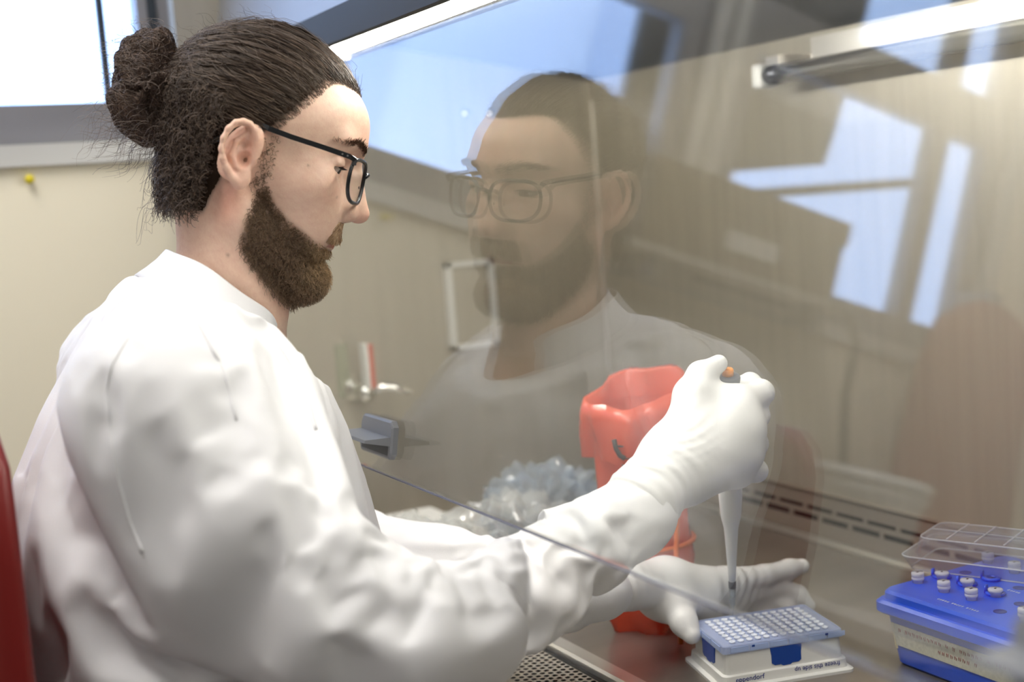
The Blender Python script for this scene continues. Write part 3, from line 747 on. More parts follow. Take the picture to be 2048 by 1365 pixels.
# loose curls below the knot, over the nape
lowsel = np.where((fcen[:, 2] > -62) & (fcen[:, 0] < -32) & (fcen[:, 2] < 42-0.35*(fcen[:, 0]+20)))[0]
NF = np.cross(Vh[fc[:, 2]]-Vh[fc[:, 0]], Vh[fc[:, 3]]-Vh[fc[:, 1]]); NF /= np.linalg.norm(NF, axis=1)[:, None]+1e-9
def nape(n): i = rng.choice(lowsel, n); return fcen[i]+NF[i]*rng.random((n, 1))*9, NF[i]
Pn = curls(5600, nape, 22, 3.4, 1.5, (0.10, 0, -0.98))
strands('nape_curls', H(Pn.reshape(-1, 3)).reshape(Pn.shape), 0.00034, 0.0002, tones(len(Pn), p=0.22), HAIR, hair, kind='stuff')
def napeout(n): i = rng.choice(lowsel, n); return fcen[i]+NF[i]*6, NF[i]*np.array([1, 1, 1])+np.array([-0.5, 0, -0.2])
Pn2 = curls(150, napeout, 48, 6.5, 1.4, (0.0, 0, -0.9), 22)
strands('stray_curls', H(Pn2.reshape(-1, 3)).reshape(Pn2.shape), 0.0002, 0.0001, tones(len(Pn2), light=(0.25, 0.19, 0.16), p=0.5), HAIR, hair, kind='stuff')
# knot
BL = [((-112, 0, 34), (31, 34, 40)), ((-124, 0, 52), (24, 26, 30)), ((-117, 2, 66), (15, 20, 24)), ((-104, 0, 4), (20, 26, 20)), ((-94, 0, 52), (16, 22, 18)), ((-122, 4, 14), (22, 26, 24))]
def bun_sdf(Q):
    d = None
    for c, r in BL:
        e = s_ell(Q, c, r); d = e if d is None else smin(d, e, 8)
    th = np.arctan2(Q[:, 2]-34, Q[:, 0]+112)
    d = d+1.6*np.sin(th*5+Q[:, 1]*0.16)+1.2*np.sin(Q[:, 2]*0.22+Q[:, 1]*0.2+Q[:, 0]*0.15)
    return d
Vk, Fk = sdf_mesh(bun_sdf, (-160, -46, -30), (-70, 46, 105), 2.2)
me = np_mesh('hair_bun', H(Vk), Fk); set_tone(me, np.tile([0.035, 0.022, 0.016], (len(Vk), 1)))
bun = link('hair_bun', me, CAPM, man, True)
Nk = normals(Vk, Fk)
def bun_strands(n, K=16, step=3.4, lift=1.6, wig=0.35):
    i = rng.choice(len(Vk), n); p = Vk[i]+Nk[i]*lift*rng.random((n, 1)); c = np.array([-112, 0, 34.0])
    d = np.cross(Nk[i], np.array([0.25, 0.95, 0.1])); d += rng.normal(0, 0.5, (n, 3)); P = np.empty((n, K, 3))
    curv = rng.normal(0, 0.16, n)
    for k in range(K):
        P[:, k] = p
        q = p.astype(np.float32); e = 0.8
        g = np.stack([bun_sdf(q+np.array(v, np.float32))-bun_sdf(q-np.array(v, np.float32)) for v in ((e, 0, 0), (0, e, 0), (0, 0, e))], 1)
        g /= np.linalg.norm(g, axis=1)[:, None]+1e-9
        d = d-g*np.sum(d*g, 1)[:, None]; d += np.cross(g, d)*curv[:, None]+rng.normal(0, wig*0.3, (n, 3))
        d /= np.linalg.norm(d, axis=1)[:, None]+1e-9
        s = bun_sdf(q)
        p = p+d*step-g*(s-lift*(0.3+1.2*((np.arange(n)*7919) % 97)/97))[:, None]*0.6
    return P
Pb = bun_strands(6000)
strands('bun_strands', H(Pb.reshape(-1, 3)).reshape(Pb.shape), 0.00034, 0.00022, tones(len(Pb), base=(0.055, 0.034, 0.026), light=(0.20, 0.13, 0.09), p=0.3), HAIR, bun, kind='stuff')
def bunroot(n): i = rng.choice(len(Vk), n); return Vk[i], Nk[i]*0.8+np.array([-0.3, 0, 0.25])
Pf = curls(260, bunroot, 34, 5.0, 0.9, (-0.3, 0, -0.25), 16)
strands('bun_flyaways', H(Pf.reshape(-1, 3)).reshape(Pf.shape), 0.0002, 0.00008, tones(len(Pf), light=(0.35, 0.28, 0.24), p=0.6), HAIR, bun, kind='stuff')
lw = lambda n: (lambda i: (Vk[i], Nk[i]*0.4+np.array([-0.5, 0, -0.6])))(rng.choice(np.where(Vk[:, 2] < 8)[0], n))
Pf2 = curls(90, lw, 52, 7.0, 1.0, (-0.5, 0, -0.6), 18)
strands('bun_flyaways', H(Pf2.reshape(-1, 3)).reshape(Pf2.shape), 0.0002, 0.00008, tones(len(Pf2), light=(0.35, 0.28, 0.24), p=0.6), HAIR, bun, kind='stuff')
def toproot(n):
    i = rng.choice(np.where(fcen[:, 2] > 70)[0], n); return fcen[i]+NF[i]*7, NF[i]*0.6+np.array([-0.7, 0, 0.2])
Pf3 = curls(150, toproot, 30, 3.5, 1.0, (-0.6, 0, 0.1), 14)
strands('stray_hair', H(Pf3.reshape(-1, 3)).reshape(Pf3.shape), 0.00018, 0.00008, tones(len(Pf3), light=(0.35, 0.28, 0.24), p=0.6), HAIR, hair, kind='stuff')
# soft short hairs along the hairline
mg = scalp_mask(Vh[Fh].mean(1), True); cz_ = Vh[Fh].mean(1)
edge = np.where((mg > -9) & (mg < 6) & (cz_[:, 2] > 26) & (cz_[:, 0] > -5))[0]
ie = rng.choice(edge, 1800); pe_ = cz_[ie]; ne_ = np.cross(Vh[Fh[ie, 2]]-Vh[Fh[ie, 0]], Vh[Fh[ie, 3]]-Vh[Fh[ie, 1]]); ne_ /= np.linalg.norm(ne_, axis=1)[:, None]+1e-9
fl = KNOT+np.array([0, 0, 25.0])-pe_; fl -= ne_*np.sum(fl*ne_, 1)[:, None]; fl /= np.linalg.norm(fl, axis=1)[:, None]; fl += rng.normal(0, 0.28, fl.shape)
le = (6+16*rng.random(1800))*np.clip((mg[ie]+12)/14, 0.35, 1); cur_ = rng.normal(0, 0.25, (1800, 3))
Pe = np.stack([pe_+fl*(le*t)[:, None]+ne_*(0.3+2.2*t-0.9*t*t)+cur_*(le*t*t)[:, None]*0.5 for t in np.linspace(0, 1, 8)], 1)
strands('hairline_wisps', H(Pe.reshape(-1, 3)).reshape(Pe.shape), 0.0002, 0.00008, tones(1800, base=(0.07, 0.045, 0.03)), HAIR, hair, kind='stuff')
# ---- beard, moustache, eyebrows
fcb = Fh; cb_ = Vh[fcb].mean(1); nb_ = np.cross(Vh[fcb[:, 2]]-Vh[fcb[:, 0]], Vh[fcb[:, 3]]-Vh[fcb[:, 1]]); nb_ /= np.linalg.norm(nb_, axis=1)[:, None]+1e-9
bmask = beard_mask(cb_)
pr = bmask**1.5; must_z = (cb_[:, 2] > -50)&(cb_[:, 0] > 76)
def sel(pv, n): return rng.choice(len(pv), n, p=pv/pv.sum())
ib = sel(pr*(~must_z), 9800)
pb0 = cb_[ib]+rng.normal(0, 0.5, (len(ib), 3)); nb0 = nb_[ib]
lenb = np.interp(pb0[:, 0], [8, 30, 55, 80], [9, 12, 14, 15])*np.interp(pb0[:, 2], [-115, -95, -60, -20], [1.15, 1.0, 0.8, 0.5])
K = 9; P = np.empty((len(ib), K, 3)); pos = pb0.copy(); ph = rng.random(len(ib))*6.28; tw = 0.5+0.9*rng.random(len(ib))
a = np.cross(nb0, [0.2, 0.3, 0.9]); a /= np.linalg.norm(a, axis=1)[:, None]+1e-9; b2 = np.cross(nb0, a)
for k in range(K):
    t = k/(K-1); c_ = ph+tw*6.28*t; rr = 2.7*t
    P[:, k] = pos+rr*(np.cos(c_)[:, None]*a+np.sin(c_)[:, None]*b2)
    st = nb0*(1-0.7*t)*np.interp(pb0[:, 0], [8, 50, 80], [0.40, 0.55, 0.75])[:, None]+np.array([0.10, 0, -0.75])*(0.45+0.6*t)+rng.normal(0, 0.30, nb0.shape); st /= np.linalg.norm(st, axis=1)[:, None]
    pos = pos+st*(lenb*(0.6+0.5*rng.random(len(ib)))/K)[:, None]
fr_ = sstep(pb0[:, 0], 62, 94)*sstep(pb0[:, 2], -112, -84)
cb1 = tones(len(ib), base=(0.11, 0.066, 0.038), light=(0.36, 0.23, 0.14), p=0.4)
cb1 = cb1*(1-fr_[:, None])+fr_[:, None]*np.array([0.55, 0.37, 0.20])*(0.4+0.8*rng.random((len(ib), 1)))
BEARD = colmat('beard_hair', 0.45, 0, 0)
beard = strands('beard', H(P.reshape(-1, 3)).reshape(P.shape), 0.00030, 0.00012, cb1, BEARD, man, kind='stuff')
im = sel(bmask*must_z*(cb_[:, 2] < -33)*(0.4+np.abs(cb_[:, 1])/16), 2600); p0 = cb_[im]+rng.normal(0, 0.4, (len(im), 3)); n0 = nb_[im]
P = np.empty((len(im), 7, 3)); pos = p0.copy()
for k in range(7):
    P[:, k] = pos; t = k/6
    st = n0*(0.5-0.4*t)+np.stack([-0.02*np.abs(p0[:, 1]), np.sign(p0[:, 1])*0.35, np.full(len(im), -0.75)], 1)+rng.normal(0, 0.2, n0.shape)
    st /= np.linalg.norm(st, axis=1)[:, None]; pos = pos+st*(1.5+0.6*rng.random((len(im), 1)))
strands('moustache', H(P.reshape(-1, 3)).reshape(P.shape), 0.0003, 0.00012, tones(len(im), base=(0.30, 0.18, 0.095), light=(0.62, 0.43, 0.26), p=0.6), BEARD, man, kind='stuff')
for s in (-1, 1):
    # eyebrow
    u = rng.random(420); yy = s*(10+44*u); zz = 38+7*np.sin(u*2.6)-3*u+rng.normal(0, 2.2, 420)*(1.1-0.6*u)
    near = np.array([np.argmin(((cb_[:, 1]-y_)**2+(cb_[:, 2]-z_)**2)+1e4*(cb_[:, 0] < 55)) for y_, z_ in zip(yy, zz)])
    p0 = cb_[near]; n0 = nb_[near]; P = np.empty((420, 6, 3)); pos = p0.copy()
    for k in range(6):
        P[:, k] = pos; st = n0*0.35+np.array([-0.25, s*0.9, 0.25])+rng.normal(0, 0.15, n0.shape); pos = pos+st/np.linalg.norm(st, axis=1)[:, None]*1.5
    strands('eyebrow', H(P.reshape(-1, 3)).reshape(P.shape), 0.00022, 0.0001, tones(420, base=(0.12, 0.06, 0.035), light=(0.25, 0.14, 0.08)), BEARD, man, kind='stuff')
    # upper lashes
    u = np.linspace(-1, 1, 46); th = u*0.8
    base = EYE*np.array([1, s, 1])+np.stack([12.9*np.cos(th)*0.98, 12.5*np.sin(th), np.full(46, 2.4)-1.5*u*u], 1)
    P = np.stack([base+k/4*np.stack([5.2*np.cos(th), 4*np.sin(th), np.full(46, -2.2+1.0*k/4)], 1) for k in range(5)], 1)
    strands('eyelashes', H(P.reshape(-1, 3)).reshape(P.shape), 0.00022, 0.00005, np.tile([0.02, 0.012, 0.01], (46, 1)), BEARD, man, kind='stuff')

# ---- glasses
ACET = mat('black_acetate', (0.012, 0.013, 0.015), 0.25)
LENS = glassmat('spectacle_lens', (0.97, 0.98, 0.98), 1.5)
def gx(y): return 107-17*(abs(y)/68.0)**1.7
def sgn(v, e): return math.copysign(abs(v)**e, v)
fr0 = MB()
rims = {}
for s in (-1, 1):
    pts = []
    for k in range(48):
        a_ = 2*math.pi*k/48; y = s*(36.5+28.5*sgn(math.cos(a_), 0.62)); z = 8+20.5*sgn(math.sin(a_), 0.66)+(-1.5 if math.sin(a_) < 0 else 0)*0
        if math.sin(a_) < 0: y = s*(36.5+28.5*sgn(math.cos(a_), 0.62)*(1-0.13*(-math.sin(a_))))
        pts.append((gx(y)-(z-8)*0.10, y, z))
    rims[s] = pts
    fr0.tube([H(p) for p in pts+pts[:2]], 0.0019, 8, False)
fr0.tube([H(p) for p in ((gx(9), -9, 15), (108.5, -4, 18), (109, 0, 18.6), (108.5, 4, 18), (gx(9), 9, 15))], 0.0021, 8)
glasses = fr0.build('glasses', ACET, man, True)
for s in (-1, 1):
    m_ = MB(); c_ = np.mean([H(p) for p in rims[s]], axis=0); n_ = len(rims[s])
    m_.add([c_]+[H(p) for p in rims[s]], [(0, 1+k, 1+(k+1) % n_) for k in range(n_)]).build('lens', LENS, glasses, True)
    tp = [(gx(64), s*65, 22), (91, s*69, 26.5), (86, s*70.5, 27.5), (60, s*71.5, 28), (30, s*73, 28), (8, s*73, 29), (0, s*71, 30), (-10, s*69, 28), (-20, s*68.5, 19), (-30, s*70, 8), (-40, s*71.5, -1)]
    t_ = MB().bar([H(p) for p in tp], 0.0026, 0.0048, hL).build('temple_arm', ACET, glasses)
    for dx in (84, 79):
        cc = H((dx, s*72.2, 27.6))
        MB().lathe([(0.0009, -0.0004), (0.0009, 0.0004)], (0, 0, 0), 8).build('rivet', CHROME, t_, False, M=Matrix.Translation(Vector(cc)) @ Vector(hL).to_track_quat('Z', 'Y').to_matrix().to_4x4())
    MB().tube([H((gx(12)-2, s*10, 4)), H((98, s*11.5, 2)), H((97, s*12, -3))], 0.0018, 8).build('nose_pad', ACET, glasses, True)
# ------------------------------------------------------------------ lab coat
DRAPE_IN, DRAPE_GROW, DRAPE_BEND, DRAPE_FRAMES = 0.015, 0.135, 3.0, 42
R_CUFF = at(1262, 1040, 1.222)
rsl = [(R_SH, 0.070), (at(470, 975, 1.07), 0.068), (at(630, 1135, 1.055), 0.057), (at(780, 1222, 1.05), 0.049), (at(900, 1230, 1.075), 0.043), (at(1030, 1170, 1.125), 0.043), (at(1160, 1092, 1.18), 0.041), (R_CUFF, 0.036), (at(1285, 1020, 1.232), 0.035)]
lsl = [(L_SH, 0.066), (0.5*(L_SH+L_EL), 0.062), (L_EL, 0.056), (0.6*L_EL+0.4*L_WR, 0.050), (0.15*L_EL+0.85*L_WR, 0.040), (at(1208, 1185, 1.350), 0.031)]
rsl = [(a.astype(np.float32), r) for a, r in rsl]; lsl = [(np.asarray(a, np.float32), r) for a, r in lsl]
cB = aty(342, 506, 1.25); cF = aty(548, 652, 1.25)
cc0 = (cB+cF)/2; tdir = cF-cB; half = np.linalg.norm(tdir)/2; tdir /= 2*half
cn = np.cross(tdir, np.array([0, 1.0, 0])); cn = cn if cn[2] > 0 else -cn
def coat_base(W):
    d = torso(W)
    for q_ in (rsl, lsl):
        yoke = s_cone(W, (0.31, 1.25+(0.05 if q_ is lsl else -0.05), 0.405), q_[0][0], 0.055, q_[0][1])
        d = smin(d, smin(yoke, chain(W, q_[:2], 0.03), 0.04), 0.075)
        d = smin(d, chain(W, q_[1:], 0.02), 0.018)
    for y in (1.14, 1.36):
        d = smin(d, s_cone(W, (0.25, y, -0.27), (0.60, y-0.02 if y < 1.25 else y+0.02, -0.27), 0.115, 0.10), 0.06)
    q0 = W-cc0.astype(np.float32)
    return smax(d, -smax(-(q0@cn.astype(np.float32)+0.030), np.linalg.norm(q0, axis=1)-0.14, 0.01), 0.006)
def trace(fn, uv, d0=0.85, d1=1.7):
    uv = np.asarray(uv, float); o = CAM; r = np.array([ray(u, v) for u, v in uv]); nrm = np.linalg.norm(r, axis=1)
    t = np.full(len(uv), d0)
    for _ in range(90):
        t = np.minimum(t+np.maximum(fn((o+r*t[:, None]).astype(np.float32)), 0.0003)*0.7/nrm, d1)
    return o+r*t[:, None]
# drape: the pattern above is cut a little too large and falls over the body as cloth
BOX = ((0.05, 0.82, -0.16), (0.80, 1.56, 0.53))
Vc, Fc = sdf_mesh(coat_base, *BOX, 0.0115, 12)
cloth_o = link('coat_pattern', np_mesh('coat_pattern', Vc, Fc), None)
Vi, Fi = sdf_mesh(lambda W: coat_base(W)+DRAPE_IN, *BOX, 0.012, 12)
under_o = link('coat_support', np_mesh('coat_support', Vi, Fi), None)
under_o.modifiers.new('collide', 'COLLISION')
under_o.collision.thickness_outer = 0.004; under_o.collision.cloth_friction = 12
q0 = Vc-cc0
pin = ((np.abs(q0@cn+0.030) < 0.014) & (np.linalg.norm(q0, axis=1) < 0.14)) | (Vc[:, 2] < -0.12)
for c_, r_ in ((R_CUFF, 0.050), (at(1285, 1020, 1.232), 0.050), (at(1208, 1185, 1.350), 0.045)): pin |= np.linalg.norm(Vc-c_, axis=1) < r_
cloth_o.vertex_groups.new(name='pin').add([int(i) for i in np.where(pin)[0]], 1.0, 'REPLACE')
cm = cloth_o.modifiers.new('cloth', 'CLOTH'); cs = cm.settings
cs.quality = 6; cs.mass = 0.12; cs.tension_stiffness = 25; cs.compression_stiffness = 25; cs.shear_stiffness = 8; cs.bending_stiffness = DRAPE_BEND
cs.tension_damping = 12; cs.compression_damping = 12; cs.shear_damping = 8; cs.air_damping = 3
cs.vertex_group_mass = 'pin'; cs.shrink_min = -DRAPE_GROW
cm.collision_settings.distance_min = 0.003; cm.collision_settings.collision_quality = 2; cm.collision_settings.use_self_collision = False
cm.point_cache.frame_start = 1; cm.point_cache.frame_end = DRAPE_FRAMES+1
for f_ in range(1, DRAPE_FRAMES+1): scene.frame_set(f_)
ev = cloth_o.evaluated_get(bpy.context.evaluated_depsgraph_get())
Pd = np.empty(len(Vc)*3, np.float32); ev.data.vertices.foreach_get('co', Pd); Vc = Pd.reshape(-1, 3).astype(float)
for o_ in (cloth_o, under_o): bpy.data.objects.remove(o_, do_unlink=True)
scene.frame_set(1)
COAT = mat('white_nonwoven_coat', (0.84, 0.84, 0.86), 0.75, 0, 0.22, 1400, (1, 1, 1))
N_, L_k = nodes(COAT); pb_ = N_['Principled BSDF']
fine = [n_ for n_ in N_ if n_.type == 'BUMP'][0]
tc_ = N_.new('ShaderNodeTexCoord')
cr = N_.new('ShaderNodeTexNoise'); cr.noise_type = 'RIDGED_MULTIFRACTAL'; cr.inputs['Scale'].default_value = 13.0
cr.inputs['Detail'].default_value = 4.0; cr.inputs['Roughness'].default_value = 0.42; cr.inputs['Distortion'].default_value = 0.8
mpc = N_.new('ShaderNodeMapping'); mpc.inputs['Rotation'].default_value = (0.3, 0.7, 0.5); mpc.inputs['Scale'].default_value = (1.6, 1.0, 0.7)
bpc = N_.new('ShaderNodeBump'); bpc.inputs['Strength'].default_value = 0.13; bpc.inputs['Distance'].default_value = 0.012
L_k.new(tc_.outputs['Object'], mpc.inputs[0]); L_k.new(mpc.outputs[0], cr.inputs['Vector']); L_k.new(cr.outputs[0], bpc.inputs['Height'])
L_k.new(fine.outputs[0], bpc.inputs['Normal']); L_k.new(bpc.outputs[0], pb_.inputs['Normal'])
pb_.inputs['Sheen Weight'].default_value = 0.15
coat = link('lab_coat', np_mesh('lab_coat', Vc, Fc), COAT, man, True)
sub_ = coat.modifiers.new('smooth_cloth', 'SUBSURF'); sub_.levels = 2; sub_.render_levels = 2
# sewn seams
from mathutils.bvhtree import BVHTree
bvh = BVHTree.FromPolygons([tuple(p_) for p_ in Vc], [tuple(map(int, f_)) for f_ in Fc])
def oncoat(uv):
    out = []
    for u, v in uv:
        r = ray(u, v); h_ = bvh.ray_cast(Vector(CAM), Vector(r/np.linalg.norm(r)))
        if h_[0] is not None: out.append(np.array(h_[0])+np.array(h_[1])*0.0002)
    return out
def densify(uv, n=6):
    out = []
    for (a0, b0), (a1, b1) in zip(uv[:-1], uv[1:]):
        out += [(a0+(a1-a0)*k/n, b0+(b1-b0)*k/n) for k in range(n)]
    return out+[uv[-1]]
for uv in ([(256, 674), (222, 730), (213, 790), (220, 870), (236, 960), (259, 1044), (285, 1105)], [(389, 600), (394, 640), (420, 690), (450, 745), (473, 843)], [(560, 690), (590, 740), (615, 800), (632, 860)]):
    pts_ = oncoat(densify(uv))
    if len(pts_) > 3: MB().tube(pts_, 0.0016, 8).build('seam', COAT, coat, True)
# stand-up collar: two wings meeting at the throat
cside = np.array([0, 1.0, 0])
q = MB(); nseg = 56; gap = 0.16
rows = []
for off_, hgt in ((0.0, 0.0), (0.0006, 0.0012), (0.0022, 0.0), (0.0022, -0.012), (0.004, -0.024), (0.007, -0.036), (0.005, -0.037), (0.0005, -0.024), (0.0, -0.012), (0.0, 0.0)):
    ring = []
    for k in range(nseg+1):
        a_ = gap+(2*math.pi-2*gap)*k/nseg
        fl_ = 0.28+0.16*math.cos(a_); rx = half+0.003+off_+(-hgt)*fl_; ry = 0.060+off_+(-hgt)*0.55
        dip = 0.012*max(0, math.cos(a_))**6*(1 if hgt > -0.02 else 0.2)
        p_ = cc0+tdir*rx*math.cos(a_)+cside*ry*math.sin(a_)+cn*(hgt-dip+0.0012*math.sin(5*a_))
        ring.append(p_)
    rows.append(ring)
q.loft(rows, False, closed=False).build('collar', COAT, man, True)
# ---- trousers and shoes (seated)
TROU = mat('dark_trousers', (0.03, 0.035, 0.05), 0.8, 0, 0.1, 300)
def tro(W):
    d = s_ell(W, (0.26, 1.25, -0.30), (0.15, 0.17, 0.10))
    for y in (1.14, 1.36):
        y2 = y-0.03 if y < 1.25 else y+0.03
        d = smin(d, chain(W, [(np.float32((0.27, y, -0.30)), 0.085), (np.float32((0.66, y2, -0.27)), 0.066), (np.float32((0.62, y2, -0.72)), 0.055)], 0.03), 0.04)
    return d
Vt, Ft = sdf_mesh(tro, (0.05, 1.0, -0.82), (0.80, 1.52, -0.15), 0.012)
link('trousers', np_mesh('trousers', Vt, Ft), TROU, man, True)
for y in (1.11, 1.39):
    def shoe(W, y=y):
        d = smin(s_cone(W, (0.60, y, -0.77), (0.78, y, -0.785), 0.045, 0.034), s_cone(W, (0.62, y, -0.70), (0.62, y, -0.77), 0.048, 0.045), 0.03)
        return smax(d, -0.818-W[:, 2], 0.006)
    Vs, Fs = sdf_mesh(shoe, (0.5, y-0.08, -0.83), (0.86, y+0.08, -0.64), 0.008)
    link('shoe', np_mesh('shoe', Vs, Fs), BLACK, man, True)

# ------------------------------------------------------------------ gloves
GLOVE = mat('white_nitrile_glove', (0.80, 0.80, 0.80), 0.42, 0, 0.18, 90, (1, 1, 1))
def wrinkle(W, d, c, ax, L_, amp, fq):
    """tight ring wrinkles across direction ax around c"""
    v = W-np.asarray(c, np.float32); s = v@np.asarray(ax, np.float32); r2 = np.sum(v*v, 1)
    return d+amp*np.exp(-r2/(L_*L_))*np.sin(fq*s+2.2*np.sin(60*W[:, 2]+35*W[:, 1])+1.3*np.sin(90*W[:, 0]))
def J(*q): return [pj(*x) for x in q]
def rh_sdf(W):
    d = chain(W, J((1232, 1052, 1.208, 71), (1290, 995, 1.235, 70), (1345, 935, 1.26, 74)), 0.012)
    k = 0.022
    for mc, r in (((1478, 812, 1.288), 36), ((1492, 856, 1.282), 38), ((1490, 905, 1.286), 37), ((1474, 945, 1.296), 30)):
        d = smin(d, s_cone(W, at(1365, 925, 1.268), at(*mc), 62*1.268/FPX, r*mc[2]/FPX), k)
    d = smin(d, s_ell(W, at(1425, 880, 1.30), (0.030, 0.030, 0.042)), 0.02)
    fing = [J((1478, 812, 1.288, 34), (1522, 786, 1.318, 25), (1500, 768, 1.352, 21), (1468, 785, 1.362, 18)),
            J((1492, 856, 1.282, 35), (1514, 832, 1.318, 24), (1490, 835, 1.362, 20), (1452, 838, 1.366, 18)),
            J((1490, 905, 1.286, 34), (1512, 888, 1.322, 23), (1488, 890, 1.364, 20), (1450, 890, 1.366, 18)),
            J((1474, 945, 1.296, 30), (1512, 942, 1.326, 22), (1488, 938, 1.362, 18), (1455, 934, 1.364, 16))]
    for i, f_ in enumerate(fing): d = smin(d, chain(W, f_, 0.006), 0.007)
    d = smin(d, chain(W, J((1372, 880, 1.268, 50), (1385, 792, 1.285, 37), (1402, 752, 1.298, 27), (1437, 728, 1.314, 18.5)), 0.008), 0.016)
    # web between thumb and first finger
    d = smin(d, s_cone(W, at(1402, 800, 1.293), at(1465, 800, 1.30), 0.011, 0.012), 0.018)
    d = wrinkle(W, d, at(1310, 985, 1.21), ray(1345, 935)-ray(1290, 995), 0.055, 0.0011, 8.0e3)
    ax = (at(1345, 935, 1.26)-at(1232, 1052, 1.21)); ax /= np.linalg.norm(ax)
    d = wrinkle(W, d, at(1310, 990, 1.20), ax, 0.045, 0.0011, 560)
    d = wrinkle(W, d, at(1360, 860, 1.25), np.array([-0.2, 0.1, 1.0]), 0.028, 0.0007, 640)
    # open wrist end
    c0 = at(1232, 1052, 1.208)
    return smax(d, -((W-c0.astype(np.float32))@ax.astype(np.float32))-0.001, 0.004)
Vg, Fg = sdf_mesh(rh_sdf, (0.55, 0.86, 0.10), (0.92, 1.16, 0.36), 0.0019)
link('glove', np_mesh('glove', Vg, Fg), GLOVE, man, True)
def lh_sdf(W):
    d = chain(W, J((1185, 1192, 1.3444, 44), (1255, 1170, 1.3857, 47), (1325, 1172, 1.4223, 52)), 0.012)
    for mc, r in (((1455, 1166, 1.4505), 30), ((1468, 1192, 1.4609), 31), ((1462, 1218, 1.4671), 28), ((1445, 1238, 1.4671), 25)):
        d = smin(d, s_cone(W, at(1335, 1180, 1.4275), at(*mc), 47*1.37/FPX, r*mc[2]/FPX), 0.02)
    fing = [J((1455, 1166, 1.4505, 30), (1528, 1152, 1.4713, 21), (1578, 1139, 1.4901, 19), (1604, 1133, 1.4984, 15)),
            J((1468, 1192, 1.4609, 29), (1552, 1172, 1.4901, 21), (1596, 1190, 1.4963, 18), (1618, 1212, 1.4963, 13)),
            J((1462, 1218, 1.4671, 26), (1532, 1200, 1.4880, 19), (1572, 1212, 1.4901, 17), (1590, 1235, 1.4880, 13)),
            J((1445, 1238, 1.4671, 23), (1502, 1226, 1.4817, 17), (1532, 1236, 1.4817, 15), (1550, 1252, 1.4796, 12))]
    for f_ in fing: d = smin(d, chain(W, f_, 0.006), 0.007)
    d = smin(d, chain(W, J((1325, 1190, 1.4223, 42), (1353, 1214, 1.4031, 32), (1368, 1246, 1.3857, 26), (1383, 1270, 1.3753, 19)), 0.008), 0.014)
    ax = (at(1325, 1172, 1.4223)-at(1185, 1192, 1.3444)); ax /= np.linalg.norm(ax)
    d = wrinkle(W, d, at(1250, 1175, 1.3478), ax, 0.035, 0.0011, 520)
    d = wrinkle(W, d, at(1490, 1165, 1.4432), np.array([0.8, 0.1, -0.45]), 0.030, 0.0009, 620)
    c0 = at(1185, 1192, 1.3444)
    return smax(d, -((W-c0.astype(np.float32))@ax.astype(np.float32))-0.001, 0.004)
Vg, Fg = sdf_mesh(lh_sdf, (0.60, 0.98, -0.03), (1.02, 1.28, 0.17), 0.0019)
link('glove', np_mesh('glove', Vg, Fg), GLOVE, man, True)

# ------------------------------------------------------------------ chair
RED = mat('dark_red_vinyl', (0.22, 0.012, 0.010), 0.38, 0, 0.06, 120)
ch = empty('red_chair', (0.22, 1.25, FLOOR), label='dark red upholstered swivel chair the person sits on', cat='chair')
rings = []
for z, hw, x in ((-0.16, 0.12, 0.085), (-0.14, 0.18, 0.078), (-0.05, 0.22, 0.066), (0.10, 0.228, 0.060), (0.26, 0.225, 0.062), (0.34, 0.215, 0.066), (0.365, 0.195, 0.068), (0.378, 0.16, 0.07), (0.382, 0.10, 0.07)):
    ring = []
    for a_ in np.linspace(0, 2*math.pi, 41)[:-1]:
        ys_ = hw*sgn(math.cos(a_), 0.7); cur = 0.85*(ys_**2)
        ring.append((x+cur+0.028*sgn(math.sin(a_), 0.8), 1.27+ys_, z-0.5*max(0, abs(ys_)-0.15)**1.0*(z > 0.3)*0.3))
    rings.append(ring)
MB().loft(rings, True).build('backrest', RED, ch, True)
MB().box((0.02, 1.02, -0.47), (0.50, 1.50, -0.40), 0.05).build('seat', RED, ch, True)
MB().bar([(0.0, 1.27, -0.44), (-0.015, 1.27, -0.3), (0.0, 1.27, 0.0)], 0.06, 0.012, (0, 1, 0)).build('back_bar', BLACK, ch)
MB().tube([(0.26, 1.26, -0.47), (0.26, 1.26, -0.74)], 0.028, 14).build('gas_column', CHROME, ch, True)
for k in range(5):
    a_ = k*2*math.pi/5+0.3; e_ = (0.26+0.29*math.cos(a_), 1.26+0.29*math.sin(a_))
    lg = MB().bar([(0.26, 1.26, -0.735), (e_[0], e_[1], -0.765)], 0.045, 0.022, (-math.sin(a_), math.cos(a_), 0)).build('base_leg', BLACK, ch)
    MB().tube([(e_[0], e_[1]-0.018, -0.793), (e_[0], e_[1]+0.018, -0.793)], 0.026, 14).build('caster', BLACK, lg, True)
